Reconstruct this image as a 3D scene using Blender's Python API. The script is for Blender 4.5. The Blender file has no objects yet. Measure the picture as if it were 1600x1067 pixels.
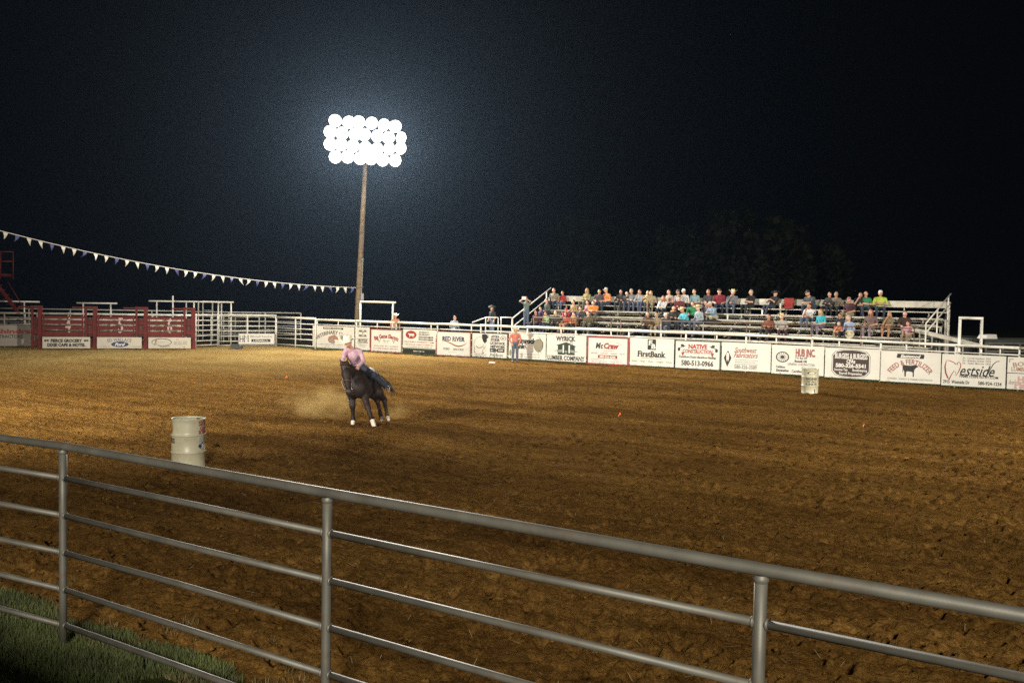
import bpy, math, random
import numpy as np
from mathutils import Vector, Matrix

random.seed(7)
RNG = np.random.default_rng(7)
SC = bpy.context.scene
COL = SC.collection
PI = math.pi

# ------------------------------------------------------------------ camera
EYE = 3.05                      # camera height, standing in the near stands
FPX = 1500.0                    # focal length in pixels of a 1600 px wide picture
HORIZ, SLOPE = 469.0, 0.018     # horizon height at the picture centre and its tilt
_r = math.atan(SLOPE)
_p = math.atan((533.5 - HORIZ) * math.cos(_r) / FPX)
CR, SR, CP, SP = math.cos(_r), math.sin(_r), math.cos(_p), math.sin(_p)
cam_data = bpy.data.cameras.new('camera')
cam = bpy.data.objects.new('camera', cam_data)
COL.objects.link(cam)
SC.camera = cam
cam_data.sensor_width = 36.0
cam_data.lens = 36.0 * FPX / 1600.0
cam_data.clip_start = 0.05
cam_data.clip_end = 2000
_X, _U, _F = Vector((1, 0, 0)), Vector((0, SP, CP)), Vector((0, CP, -SP))
_R = _X * CR + _U * SR
_UP = _U * CR - _X * SR
cam.matrix_world = Matrix(((_R.x, _UP.x, -_F.x, 0), (_R.y, _UP.y, -_F.y, 0), (_R.z, _UP.z, -_F.z, EYE), (0, 0, 0, 1)))

# ------------------------------------------------------------------ night sky, exposure
W = bpy.data.worlds.new('World')
SC.world = W
W.use_nodes = True
W.node_tree.nodes['Background'].inputs[0].default_value = (0.55, 0.65, 1.0, 1)
W.node_tree.nodes['Background'].inputs[1].default_value = 0.0016
SC.view_settings.view_transform = 'Standard'
SC.view_settings.look = 'None'
SC.view_settings.exposure = 0.0
SC.view_settings.gamma = 1.0
SC.view_settings.use_curve_mapping = False
SC.cycles.use_denoising = False
SC.cycles.max_bounces = 6
SC.cycles.volume_bounces = 0
SC.cycles.sample_clamp_indirect = 2.0
SC.cycles.sample_clamp_direct = 5.0
SC.cycles.transparent_max_bounces = 16

# ------------------------------------------------------------------ floodlights of the poles behind the camera
LAMP_RADIANCE = 560.0            # lenses of the pole in view
HAZE = 0.00013
def flood(name, loc, aim, watts, size_deg, blend, col, rad=0.6):
    d = bpy.data.lights.new(name, 'SPOT')
    d.energy = watts; d.spot_size = math.radians(size_deg); d.spot_blend = blend
    d.color = col; d.shadow_soft_size = rad
    o = bpy.data.objects.new(name, d); COL.objects.link(o)
    o.location = loc
    o.rotation_euler = (Vector(aim) - Vector(loc)).to_track_quat('-Z', 'Y').to_euler()
    return o
WARM = (1.0, 0.93, 0.80)
flood('floodlight_pole_lamp', (-24, 2, 13), (-6, 41, 0), 120000, 57, 1.0, WARM, 1.2)
flood('floodlight_pole_lamp', (32, 1, 13), (9, 31, 0), 90000, 61, 1.0, WARM, 1.2)
flood('floodlight_pole_lamp', (0, -18, 11), (3, 20, 0), 52000, 78, 1.0, WARM, 2.0)

# ------------------------------------------------------------------ helpers
def ray(x, y):
    u, v = x - 800.0, 533.5 - y
    u2, v2 = u * CR - v * SR, u * SR + v * CR
    return np.array([u2, v2 * SP + FPX * CP, v2 * CP - FPX * SP])
def ground(x, y, z=0.0):
    d = ray(x, y); t = (z - EYE) / d[2]
    return np.array([0, 0, EYE]) + t * d
def at_y(x, y, Y):
    d = ray(x, y)
    return np.array([0, 0, EYE]) + d * (Y / d[1])

def tag(o, label=None, cat=None, group=None, kind=None):
    if label: o['label'] = label
    if cat: o['category'] = cat
    if group: o['group'] = group
    if kind: o['kind'] = kind
    return o
def empty(name, loc=(0, 0, 0), rz=0.0, label=None, cat=None, group=None):
    o = bpy.data.objects.new(name, None); COL.objects.link(o)
    o.location = [float(c) for c in loc]; o.rotation_euler = (0, 0, rz)
    return tag(o, label, cat, group)
def link(name, me, parent=None, loc=(0, 0, 0), rot=(0, 0, 0)):
    o = bpy.data.objects.new(name, me); COL.objects.link(o)
    o.location = [float(c) for c in loc]; o.rotation_euler = rot
    if parent: o.parent = parent
    return o
def mesh(name, v, f, mats, mi=None, smooth=False):
    me = bpy.data.meshes.new(name)
    me.from_pydata([tuple(map(float, p)) for p in v], [], [tuple(map(int, q)) for q in f])
    for m in mats: me.materials.append(m)
    if mi is not None and len(mats) > 1: me.polygons.foreach_set('material_index', np.asarray(mi, dtype=np.int32))
    if smooth: me.polygons.foreach_set('use_smooth', [True] * len(me.polygons))
    me.update()
    return me
def big_mesh(name, v, quads, mats):
    me = bpy.data.meshes.new(name)
    v = np.asarray(v, dtype=np.float32); quads = np.asarray(quads, dtype=np.int32)
    k = quads.shape[1]
    me.vertices.add(len(v)); me.vertices.foreach_set('co', v.ravel())
    me.loops.add(quads.size); me.loops.foreach_set('vertex_index', quads.ravel())
    me.polygons.add(len(quads))
    me.polygons.foreach_set('loop_start', np.arange(0, quads.size, k, dtype=np.int32))
    me.polygons.foreach_set('loop_total', np.full(len(quads), k, dtype=np.int32))
    for m in mats: me.materials.append(m)
    me.update(calc_edges=True)
    return me

class MB:
    def __init__(s): s.v, s.f, s.m = [], [], []
    def add(s, v, f, mi=0):
        b = len(s.v); s.v += [tuple(map(float, p)) for p in v]
        s.f += [tuple(b + i for i in q) for q in f]; s.m += [mi] * len(f)
        return s
    def box(s, c, d, rz=0.0, mi=0, R=None):
        x, y, z = d[0] / 2, d[1] / 2, d[2] / 2
        P = [(-x, -y, -z), (x, -y, -z), (x, y, -z), (-x, y, -z), (-x, -y, z), (x, -y, z), (x, y, z), (-x, y, z)]
        M = R if R is not None else Matrix.Rotation(rz, 3, 'Z')
        P = [M @ Vector(p) + Vector([float(q) for q in c]) for p in P]
        return s.add(P, [(0, 3, 2, 1), (4, 5, 6, 7), (0, 1, 5, 4), (1, 2, 6, 5), (2, 3, 7, 6), (3, 0, 4, 7)], mi)
    def beam(s, p, q, w, h, mi=0):
        p, q = Vector([float(c) for c in p]), Vector([float(c) for c in q]); d = q - p
        X = d.normalized(); up = Vector((0, 0, 1)) if abs(X.z) < .95 else Vector((0, 1, 0))
        Y = up.cross(X).normalized(); Z = X.cross(Y)
        R = Matrix((X, Y, Z)).transposed()
        return s.box((p + q) / 2, (d.length, w, h), mi=mi, R=R)
    def tube(s, pts, r, n=8, mi=0):
        pts = [Vector([float(c) for c in p]) for p in pts]
        rs = r if hasattr(r, '__len__') else [r] * len(pts)
        b = []; prev = None
        for i, p in enumerate(pts):
            t = (pts[min(i + 1, len(pts) - 1)] - pts[max(i - 1, 0)]).normalized()
            if prev is None:
                a = Vector((0, 0, 1)) if abs(t.z) < .9 else Vector((1, 0, 0))
                u = t.cross(a).normalized()
            else:
                u = (prev - t * prev.dot(t)).normalized()
            prev = u; w = t.cross(u)
            b += [p + (u * math.cos(2 * PI * k / n) + w * math.sin(2 * PI * k / n)) * rs[i] for k in range(n)]
        f = []
        for i in range(len(pts) - 1):
            for k in range(n):
                a0, a1 = i * n + k, i * n + (k + 1) % n
                f.append((a0, a1, a1 + n, a0 + n))
        f.append(tuple(range(n))[::-1]); f.append(tuple((len(pts) - 1) * n + k for k in range(n)))
        return s.add(b, f, mi)
    def lathe(s, prof, c=(0, 0, 0), n=16, mi=0, R=None, caps=True):
        v = []
        for r, z in prof:
            for k in range(n):
                p = Vector((r * math.cos(2 * PI * k / n), r * math.sin(2 * PI * k / n), z))
                if R is not None: p = R @ p
                v.append(p + Vector([float(q) for q in c]))
        f = []
        for i in range(len(prof) - 1):
            for k in range(n):
                a, b2 = i * n + k, i * n + (k + 1) % n
                f.append((a, b2, b2 + n, a + n))
        if caps:
            f.append(tuple(range(n))[::-1]); f.append(tuple((len(prof) - 1) * n + k for k in range(n)))
        return s.add(v, f, mi)
    def ball(s, c, r, n=10, m=7, mi=0):
        v = []; f = []
        for i in range(m + 1):
            th = PI * i / m
            for k in range(n):
                a = 2 * PI * k / n
                v.append((c[0] + r[0] * math.sin(th) * math.cos(a), c[1] + r[1] * math.sin(th) * math.sin(a), c[2] + r[2] * math.cos(th)))
        for i in range(m):
            for k in range(n):
                a, b = i * n + k, i * n + (k + 1) % n
                f.append((a, a + n, b + n, b))
        return s.add(v, f, mi)
    def mesh(s, name, mats, smooth=False, org=(0, 0, 0)):
        v = np.array(s.v) - np.array([float(c) for c in org]) if len(s.v) else np.zeros((0, 3))
        return mesh(name, v, s.f, mats if isinstance(mats, (list, tuple)) else [mats], s.m, smooth)
    def build(s, name, mats, parent=None, smooth=False, org=(0, 0, 0), loc=(0, 0, 0), rot=(0, 0, 0)):
        return link(name, s.mesh(name, mats, smooth, org), parent, loc, rot)

# ------------------------------------------------------------------ materials
def mat(name, col, rough=0.6, metal=0.0, var=0.18, scale=6.0, bump=0.0, bscale=60.0, dirt=0.0, dirtcol=(0.12, 0.07, 0.03), spec=0.5):
    m = bpy.data.materials.new(name); m.use_nodes = True
    nt = m.node_tree; N, L = nt.nodes, nt.links
    b = N['Principled BSDF']
    b.inputs['Roughness'].default_value = rough; b.inputs['Metallic'].default_value = metal
    b.inputs['Specular IOR Level'].default_value = spec
    tc = N.new('ShaderNodeTexCoord')
    nz = N.new('ShaderNodeTexNoise'); nz.inputs['Scale'].default_value = scale; nz.inputs['Detail'].default_value = 5
    L.new(tc.outputs['Object'], nz.inputs['Vector'])
    rp = N.new('ShaderNodeValToRGB')
    lo = [c * (1 - var) for c in col]; hi = [min(1, c * (1 + var * .6)) for c in col]
    rp.color_ramp.elements[0].position = .3; rp.color_ramp.elements[0].color = (*lo, 1)
    rp.color_ramp.elements[1].position = .7; rp.color_ramp.elements[1].color = (*hi, 1)
    L.new(nz.outputs['Fac'], rp.inputs['Fac'])
    out = rp.outputs['Color']
    if dirt > 0:
        n2 = N.new('ShaderNodeTexNoise'); n2.inputs['Scale'].default_value = scale * 2.7; n2.inputs['Detail'].default_value = 8
        L.new(tc.outputs['Object'], n2.inputs['Vector'])
        r2 = N.new('ShaderNodeValToRGB'); r2.color_ramp.elements[0].position = .55; r2.color_ramp.elements[1].position = .78
        r2.color_ramp.elements[0].color = (0, 0, 0, 1); r2.color_ramp.elements[1].color = (dirt, dirt, dirt, 1)
        L.new(n2.outputs['Fac'], r2.inputs['Fac'])
        mx = N.new('ShaderNodeMix'); mx.data_type = 'RGBA'
        L.new(r2.outputs['Color'], mx.inputs[0]); L.new(out, mx.inputs[6]); mx.inputs[7].default_value = (*dirtcol, 1)
        out = mx.outputs[2]
    L.new(out, b.inputs['Base Color'])
    if bump > 0:
        n3 = N.new('ShaderNodeTexNoise'); n3.inputs['Scale'].default_value = bscale; n3.inputs['Detail'].default_value = 6
        L.new(tc.outputs['Object'], n3.inputs['Vector'])
        bp = N.new('ShaderNodeBump'); bp.inputs['Strength'].default_value = bump; bp.inputs['Distance'].default_value = 0.02
        L.new(n3.outputs['Fac'], bp.inputs['Height']); L.new(bp.outputs['Normal'], b.inputs['Normal'])
    return m
_flat = {}
def flat(col, rough=0.55):
    k = tuple(round(c, 3) for c in col) + (rough,)
    if k not in _flat: _flat[k] = mat('paint', col, rough, var=.12, scale=3.0)
    return _flat[k]

M_WHITE = mat('white_painted_pipe', (.74, .72, .64), .45, dirt=.45, dirtcol=(.30, .18, .09), scale=2.0)
M_GALV = mat('galvanised_steel', (.11, .105, .086), .55, metal=.35, var=.25, scale=5, bump=.05, bscale=140, dirt=.55, dirtcol=(.10, .055, .03))
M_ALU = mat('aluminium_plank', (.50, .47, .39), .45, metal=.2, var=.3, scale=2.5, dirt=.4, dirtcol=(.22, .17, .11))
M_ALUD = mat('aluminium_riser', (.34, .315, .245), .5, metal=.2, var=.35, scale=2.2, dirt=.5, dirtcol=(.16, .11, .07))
M_RUST = mat('rusty_pipe', (.13, .075, .04), .7, var=.4, scale=7, dirt=.5)
M_RED = mat('red_painted_steel', (.135, .019, .015), .6, spec=.2, var=.35, scale=3, dirt=.5, dirtcol=(.12, .045, .03))
M_SIGNW = mat('sign_board_white', (.72, .70, .63), .5, var=.08, scale=1.2, dirt=.25, dirtcol=(.48, .42, .33))
M_BLACK = flat((.018, .018, .018)); M_REDP = flat((.40, .03, .03)); M_GREYP = flat((.30, .29, .27))
M_BLUEP = flat((.03, .06, .22)); M_LTBL = flat((.10, .14, .20))
M_WOOD = mat('pole_timber', (.23, .16, .09), .85, var=.4, scale=5, bump=.5, bscale=30)
M_DARKM = mat('dark_metal', (.03, .03, .03), .5)
M_SHADOWM = mat('shaded_underframe', (.06, .055, .05), .7)  # shade beneath the seats put into the frame's colour

# dirt of the arena
def dirt_material():
    m = bpy.data.materials.new('arena_dirt'); m.use_nodes = True
    N, L = m.node_tree.nodes, m.node_tree.links
    b = N['Principled BSDF']; b.inputs['Roughness'].default_value = .95; b.inputs['Specular IOR Level'].default_value = 0.0
    g = N.new('ShaderNodeNewGeometry')
    def noise(sc, det, rough=.6, stretch=None):
        n = N.new('ShaderNodeTexNoise'); n.inputs['Scale'].default_value = sc; n.inputs['Detail'].default_value = det
        n.inputs['Roughness'].default_value = rough
        if stretch:
            m0 = N.new('ShaderNodeMapping'); m0.inputs['Rotation'].default_value = (0, 0, math.radians(32)); L.new(g.outputs['Position'], m0.inputs['Vector'])
            mp = N.new('ShaderNodeMapping'); mp.inputs['Scale'].default_value = stretch; L.new(m0.outputs['Vector'], mp.inputs['Vector']); L.new(mp.outputs['Vector'], n.inputs['Vector'])
        else: L.new(g.outputs['Position'], n.inputs['Vector'])
        return n.outputs['Fac']
    def ramp(f, p0, c0, p1, c1):
        r = N.new('ShaderNodeValToRGB'); r.color_ramp.elements[0].position = p0; r.color_ramp.elements[1].position = p1
        r.color_ramp.elements[0].color = (*c0, 1); r.color_ramp.elements[1].color = (*c1, 1); L.new(f, r.inputs['Fac']); return r.outputs['Color']
    def mul(a, c):
        x = N.new('ShaderNodeMix'); x.data_type = 'RGBA'; x.blend_type = 'MULTIPLY'; x.inputs[0].default_value = 1
        L.new(a, x.inputs[6]); L.new(c, x.inputs[7]); return x.outputs[2]
    base = ramp(noise(.35, 7, .65), .32, (.150, .082, .022), .70, (.235, .135, .038))
    base = mul(base, ramp(noise(2.2, 6, .7, (.25, 1.6, 1)), .30, (.62, .58, .55), .62, (1.1, 1.08, 1.05)))
    base = mul(base, ramp(noise(.55, 5, .6, (.10, 1.5, 1)), .34, (.76, .73, .71), .58, (1.20, 1.18, 1.16)))
    base = mul(base, ramp(noise(14, 6, .75), .30, (.55, .52, .5), .65, (1.15, 1.15, 1.15)))
    base = mul(base, ramp(noise(9, 9, .85, (.6, 1.3, 1)), .37, (.48, .45, .44), .52, (1.10, 1.10, 1.10)))
    base = mul(base, ramp(noise(38, 5, .8), .36, (.55, .52, .50), .56, (1.14, 1.14, 1.14)))
    at = N.new('ShaderNodeAttribute'); at.attribute_name = 'churn'
    x = N.new('ShaderNodeMix'); x.data_type = 'RGBA'; L.new(at.outputs['Fac'], x.inputs[0]); L.new(base, x.inputs[6])
    dk = mul(base, ramp(noise(3, 4), .3, (.42, .42, .46), .7, (.62, .6, .6))); L.new(dk, x.inputs[7])
    # pale straw-dusted soil at the chute end
    x2 = N.new('ShaderNodeMix'); x2.data_type = 'RGBA'; a2 = N.new('ShaderNodeAttribute'); a2.attribute_name = 'straw'
    L.new(a2.outputs['Fac'], x2.inputs[0]); L.new(x.outputs[2], x2.inputs[6])
    L.new(ramp(noise(9, 6, .7), .3, (.17, .115, .040), .7, (.30, .215, .080)), x2.inputs[7])
    # turf
    x3 = N.new('ShaderNodeMix'); x3.data_type = 'RGBA'; a3 = N.new('ShaderNodeAttribute'); a3.attribute_name = 'turf'
    L.new(a3.outputs['Fac'], x3.inputs[0]); L.new(x2.outputs[2], x3.inputs[6])
    L.new(ramp(noise(11, 6, .7), .3, (.030, .040, .012), .7, (.075, .085, .03)), x3.inputs[7])
    L.new(x3.outputs[2], b.inputs['Base Color'])
    bp = N.new('ShaderNodeBump'); bp.inputs['Strength'].default_value = 1.0; bp.inputs['Distance'].default_value = .075
    n1 = N.new('ShaderNodeTexNoise'); n1.inputs['Scale'].default_value = 9; n1.inputs['Detail'].default_value = 11; n1.inputs['Roughness'].default_value = .80
    L.new(g.outputs['Position'], n1.inputs['Vector']); L.new(n1.outputs['Fac'], bp.inputs['Height']); L.new(bp.outputs['Normal'], b.inputs['Normal'])
    return m
M_DIRT = dirt_material()

# ------------------------------------------------------------------ noise for relief
def vnoise(x, y, seed):
    xi, yi = np.floor(x).astype(np.int64), np.floor(y).astype(np.int64)
    fx, fy = x - xi, y - yi
    fx, fy = fx * fx * (3 - 2 * fx), fy * fy * (3 - 2 * fy)
    def h(a, b):
        n = (a * 374761393 + b * 668265263 + seed * 974634777) & 0x7fffffff
        n = ((n ^ (n >> 13)) * 1274126177) & 0x7fffffff
        return ((n ^ (n >> 16)) & 0xffff) / 65535.0 * 2 - 1
    return (h(xi, yi) * (1 - fx) + h(xi + 1, yi) * fx) * (1 - fy) + (h(xi, yi + 1) * (1 - fx) + h(xi + 1, yi + 1) * fx) * fy
def sstep(a, b, x):
    t = np.clip((x - a) / (b - a), 0, 1); return t * t * (3 - 2 * t)
def gz(x, y):
    """broad fall of the ground: the far right of the arena lies a little lower"""
    x, y = np.asarray(x, float), np.asarray(y, float)
    return -.15 * sstep(8, 20, x) * sstep(18, 36, y) - .45 * sstep(19, 23, x) * sstep(38, 43, y)

# far fence line: Y = Q(X)
FEET = [(494, 545), (617.5, 550.7), (682, 554.7), (749.7, 559.8), (822.5, 563.5), (898, 567.7), (981, 571.4), (1070, 576.5), (1164, 582), (1290, 590.5), (1420, 599), (1600, 611)]
_P = np.array([ground(*q)[:2] for q in FEET[:9]] + [(14.0, 40.75), (16.6, 39.2), (19.9, 37.2)])
FQ = np.polyfit(_P[:, 0], _P[:, 1], 2)
def fpt(px):
    py = np.interp(px, [a for a, b in FEET], [b for a, b in FEET])
    d = ray(px, py); k = d[0] / d[1]; x = 0.0
    for _ in range(30): x = k * np.polyval(FQ, x)
    return np.array([x, np.polyval(FQ, x)])
# near fence line
NA, NB = np.array([-3.81, 8.13]), np.array([1.26, 4.72])
NT = (NB - NA) / np.linalg.norm(NB - NA); NN = np.array([-NT[1], NT[0]])
def near_off(x, y): return (x - NA[0]) * NN[0] + (y - NA[1]) * NN[1]     # >0: arena side
BARREL = ground(294, 728.5)[:2]; HORSE = np.array([-3.49, 23.37])

# ------------------------------------------------------------------ ground
def build_ground():
    rate = .0021; ys = [3.6]
    while ys[-1] < 92: ys.append(ys[-1] + rate * (ys[-1] + 8) * (1 if ys[-1] < 40 else 2.5))
    ys = np.array(ys); nb = 680
    b = np.linspace(-.66, .66, nb)
    Y = np.repeat(ys[:, None], nb, 1); X = b[None, :] * (Y + 8)
    Y = Y + 0.0 * X
    off = near_off(X, Y)
    fence_gap = np.polyval(FQ, X) - Y
    amp = sstep(-.2, .5, off - .35 - .15 * vnoise(X * 1.5, Y * 1.5, 5)) * sstep(-.6, .6, fence_gap)
    px, py = X, Y
    w1 = vnoise(px * .45, py * .45, 1); w2 = vnoise(px * 1.3, py * 1.3, 2)
    Z = .05 * w1 + .018 * w2
    rough = .75 + .5 * vnoise(px * .22, py * .22, 9)
    c = (1 - np.abs(vnoise(px * 3.1 + w2, py * 3.1, 3))) - .6
    c2 = (1 - np.abs(vnoise(px * 7.3, py * 7.3 + w2, 4))) - .6
    c3 = vnoise(px * 15.5, py * 15.5, 6)
    fade = np.clip(60.0 / (Y + 8), 0, 1)
    Z += rough * ((.036 - .016 * sstep(9, 18, Y)) * c + .032 * c2 * fade + .015 * c3 * fade)
    # faint harrow rows running with the rail
    u = (px * NN[0] + py * NN[1]); Z += .020 * np.sin(u * 2 * PI / .36 + 2.0 * w2) * sstep(-.15, .4, vnoise(px * .16, py * .16, 11)) * fade
    # hoof prints
    n = 9000
    hy = 5 + 42 * RNG.random(n) ** 1.5; hx = (RNG.random(n) - .5) * 1.25 * (hy + 5)
    hr = .045 + .05 * RNG.random(n) + .0010 * hy; hd = .05 + .06 * RNG.random(n)
    for i in range(n):
        r = hr[i] * 2.2
        r0, r1 = np.searchsorted(ys, hy[i] - r), np.searchsorted(ys, hy[i] + r)
        if r1 <= r0: continue
        c0 = int(np.searchsorted(b, (hx[i] - r) / (hy[i] + 8))); c1 = int(np.searchsorted(b, (hx[i] + r) / (hy[i] + 8))) + 1
        q = ((X[r0:r1, c0:c1] - hx[i]) ** 2 + (Y[r0:r1, c0:c1] - hy[i]) ** 2) / hr[i] ** 2
        Z[r0:r1, c0:c1] += hd[i] * (-np.exp(-q * 1.3) + .45 * np.exp(-(np.sqrt(q) - 1.35) ** 2 * 6))
    # tyre-lug rows pressed across the right side
    for k in range(9):
        o0 = 8.2 + .62 * k + RNG.normal(0, .05)
        for j in range(60):
            sx = 1.5 + .21 * j + RNG.normal(0, .02); p = NA + NT * sx + NN * (o0 + .05 * (j % 2) + .10 * math.sin(j * .12)); r = .13
            if RNG.random() < .25: continue
            r0, r1 = np.searchsorted(ys, p[1] - r), np.searchsorted(ys, p[1] + r)
            c0 = int(np.searchsorted(b, (p[0] - r) / (p[1] + 8))); c1 = int(np.searchsorted(b, (p[0] + r) / (p[1] + 8))) + 1
            q = ((X[r0:r1, c0:c1] - p[0]) / .075) ** 2 + ((Y[r0:r1, c0:c1] - p[1]) / .05) ** 2
            Z[r0:r1, c0:c1] -= .055 * np.exp(-q)
    Z = Z * amp - .02 * (1 - amp) * 0 + gz(X, Y)
    # churned, damper soil on the barrel track
    db = np.hypot(X - BARREL[0], (Y - BARREL[1]))
    ring = np.exp(-((db - 3.3) / 1.1) ** 2) * .9
    line = np.abs((X - HORSE[0]) * .35 + (Y - HORSE[1] + .6) * 1.0); track = np.exp(-(line / .7) ** 2) * sstep(-9, -6, X) * (1 - sstep(-1.5, 2, X))
    churn = np.clip((ring * .7 + track * 1.1) * (.8 + .6 * vnoise(X * .8, Y * .8, 21)), 0, 1)
    for (cx, cy, rr, aa) in ((4, 34, 5, .5), (12, 31, 4, .55), (-2, 12, 3, .2), (8, 17, 4, .15), (-12, 18, 4, .35), (2, 27, 4, .3)):
        churn = np.maximum(churn, aa * np.exp(-(((X - cx) * .55 + (Y - cy) * .3) / rr) ** 2 - ((Y - cy) / (rr * .45)) ** 2))
    straw = sstep(34, 52, Y - .25 * X * (X < 0)) * sstep(4, -12, X) * (.8 + .4 * vnoise(X * .6, Y * .6, 31))
    straw = np.clip(straw, 0, 1)
    edge = .42 + .16 * vnoise(X * 1.6, Y * 1.6, 41) + .08 * vnoise(X * 5, Y * 5, 42)
    turf = 1 - sstep(-.1, .12, off - edge)
    far = 1 - sstep(-.1, .35, fence_gap - .15 - .2 * vnoise(X * 1.1, Y * 1.1, 43))
    turf = np.clip(np.maximum(turf, far * (.55 + .45 * (X > -13))), 0, 1)
    ny, nx = X.shape
    idx = np.arange(ny * nx).reshape(ny, nx)
    q = np.stack([idx[:-1, :-1], idx[:-1, 1:], idx[1:, 1:], idx[1:, :-1]], -1).reshape(-1, 4)
    me = big_mesh('arena_dirt', np.stack([X, Y, Z], -1).reshape(-1, 3), q, [M_DIRT])
    me.polygons.foreach_set('use_smooth', np.ones(len(me.polygons), dtype=bool))
    for nm, arr in (('churn', churn), ('straw', straw), ('turf', turf)):
        a = me.attributes.new(nm, 'FLOAT', 'POINT'); a.data.foreach_set('value', arr.astype(np.float32).ravel())
    tag(link('arena_dirt', me), kind='structure')
build_ground()
gm = mat('pasture_ground', (.05, .05, .02), .95, var=.4, scale=.3)
g = MB(); g.add([(-200, -200, -.75), (200, -200, -.75), (200, 200, -.75), (-200, 200, -.75)], [(0, 1, 2, 3)])
tag(g.build('ground', gm), kind='structure')

# ------------------------------------------------------------------ grass blades
def blades(name, pts, h0, h1, wid, col, label, lean=.5):
    n = len(pts); a = RNG.random(n) * 2 * PI; h = h0 + (h1 - h0) * RNG.random(n)
    dx, dy = np.cos(a), np.sin(a); ln = lean * h * RNG.random(n); a2 = RNG.random(n) * 2 * PI
    base = pts
    v = np.zeros((n, 5, 3))
    for k, sgn in ((0, -1), (1, 1)):
        v[:, k, 0] = base[:, 0] + sgn * dx * wid; v[:, k, 1] = base[:, 1] + sgn * dy * wid; v[:, k, 2] = base[:, 2]
    for k, sgn in ((3, -1), (2, 1)):
        v[:, k, 0] = base[:, 0] + sgn * dx * wid * .7 + np.cos(a2) * ln * .4; v[:, k, 1] = base[:, 1] + sgn * dy * wid * .7 + np.sin(a2) * ln * .4; v[:, k, 2] = base[:, 2] + h * .6
    v[:, 4, 0] = base[:, 0] + np.cos(a2) * ln; v[:, 4, 1] = base[:, 1] + np.sin(a2) * ln; v[:, 4, 2] = base[:, 2] + h
    i = np.arange(n)[:, None] * 5
    f = np.concatenate([i + np.array([[0, 1, 2]]), i + np.array([[0, 2, 3]]), i + np.array([[3, 2, 4]])])
    me = big_mesh(name, v.reshape(-1, 3), f, [mat('grass_blade', col, .7, var=.5, scale=2.0)])
    o = link(name, me); tag(o, label, 'grass', kind='stuff'); return o
n = 130000
s_ = -3.5 + 6.0 * RNG.random(n); o_ = -2.6 + 3.15 * RNG.random(n)
pp = NA + s_[:, None] * NT + o_[:, None] * NN
edge = .42 + .16 * vnoise(pp[:, 0] * 1.6, pp[:, 1] * 1.6, 41) + .1 * RNG.random(n)
keep = (o_ < edge) & (pp[:, 1] > 3.8) & (vnoise(pp[:, 0] * 2.3, pp[:, 1] * 2.3, 51) > -.55)
pp = pp[keep]
blades('grass', np.c_[pp, np.zeros(len(pp))], .03, .085, .0032, (.075, .092, .024), 'short green grass growing under the near pipe rail')
n = 9000
s2_ = -4 + 7 * RNG.random(n); o2_ = .1 + 1.1 * RNG.random(n) ** 2.2
pq = NA + s2_[:, None] * NT + o2_[:, None] * NN; kq = (vnoise(pq[:, 0] * 3, pq[:, 1] * 3, 61) > .2) & (pq[:, 1] > 3.8)
blades('dry_grass', np.c_[pq[kq], np.zeros(kq.sum())], .02, .08, .0024, (.15, .125, .05), 'sparse dry grass stems at the ragged edge of the turf', .9)
n = 9000
x_ = -12 + 33 * RNG.random(n); off_ = -.25 + .55 * RNG.random(n) ** 2
y_ = np.polyval(FQ, x_) - off_ + .1
blades('grass', np.c_[x_, y_, gz(x_, y_)], .04, .16, .008, (.06, .07, .022), 'thin strip of grass along the foot of the sign fence')
n = 700
y_ = 5.2 + 16 * RNG.random(n) ** 1.4; x_ = (RNG.random(n) - .5) * 1.15 * (y_ + 4)
k_ = near_off(x_, y_) > .6
ang_ = RNG.random(n) * PI
def straws(x, y):
    n = len(x); a = RNG.random(n) * 2 * PI; l = .02 + .05 * RNG.random(n); w = .0022
    z = .03 + .03 * RNG.random(n)
    dx, dy = np.cos(a), np.sin(a); v = np.zeros((n, 4, 3))
    for k, (sl, sw) in enumerate(((-1, -1), (1, -1), (1, 1), (-1, 1))):
        v[:, k, 0] = x + sl * dx * l - sw * dy * w; v[:, k, 1] = y + sl * dy * l + sw * dx * w; v[:, k, 2] = z + sl * .015
    me = big_mesh('straw_bits', v.reshape(-1, 3), np.arange(n * 4).reshape(n, 4), [mat('straw', (.30, .23, .11), .8)])
    tag(link('straw_bits', me), 'loose straw bits scattered over the arena dirt', 'straw', kind='stuff')
straws(x_[k_], y_[k_])
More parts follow.
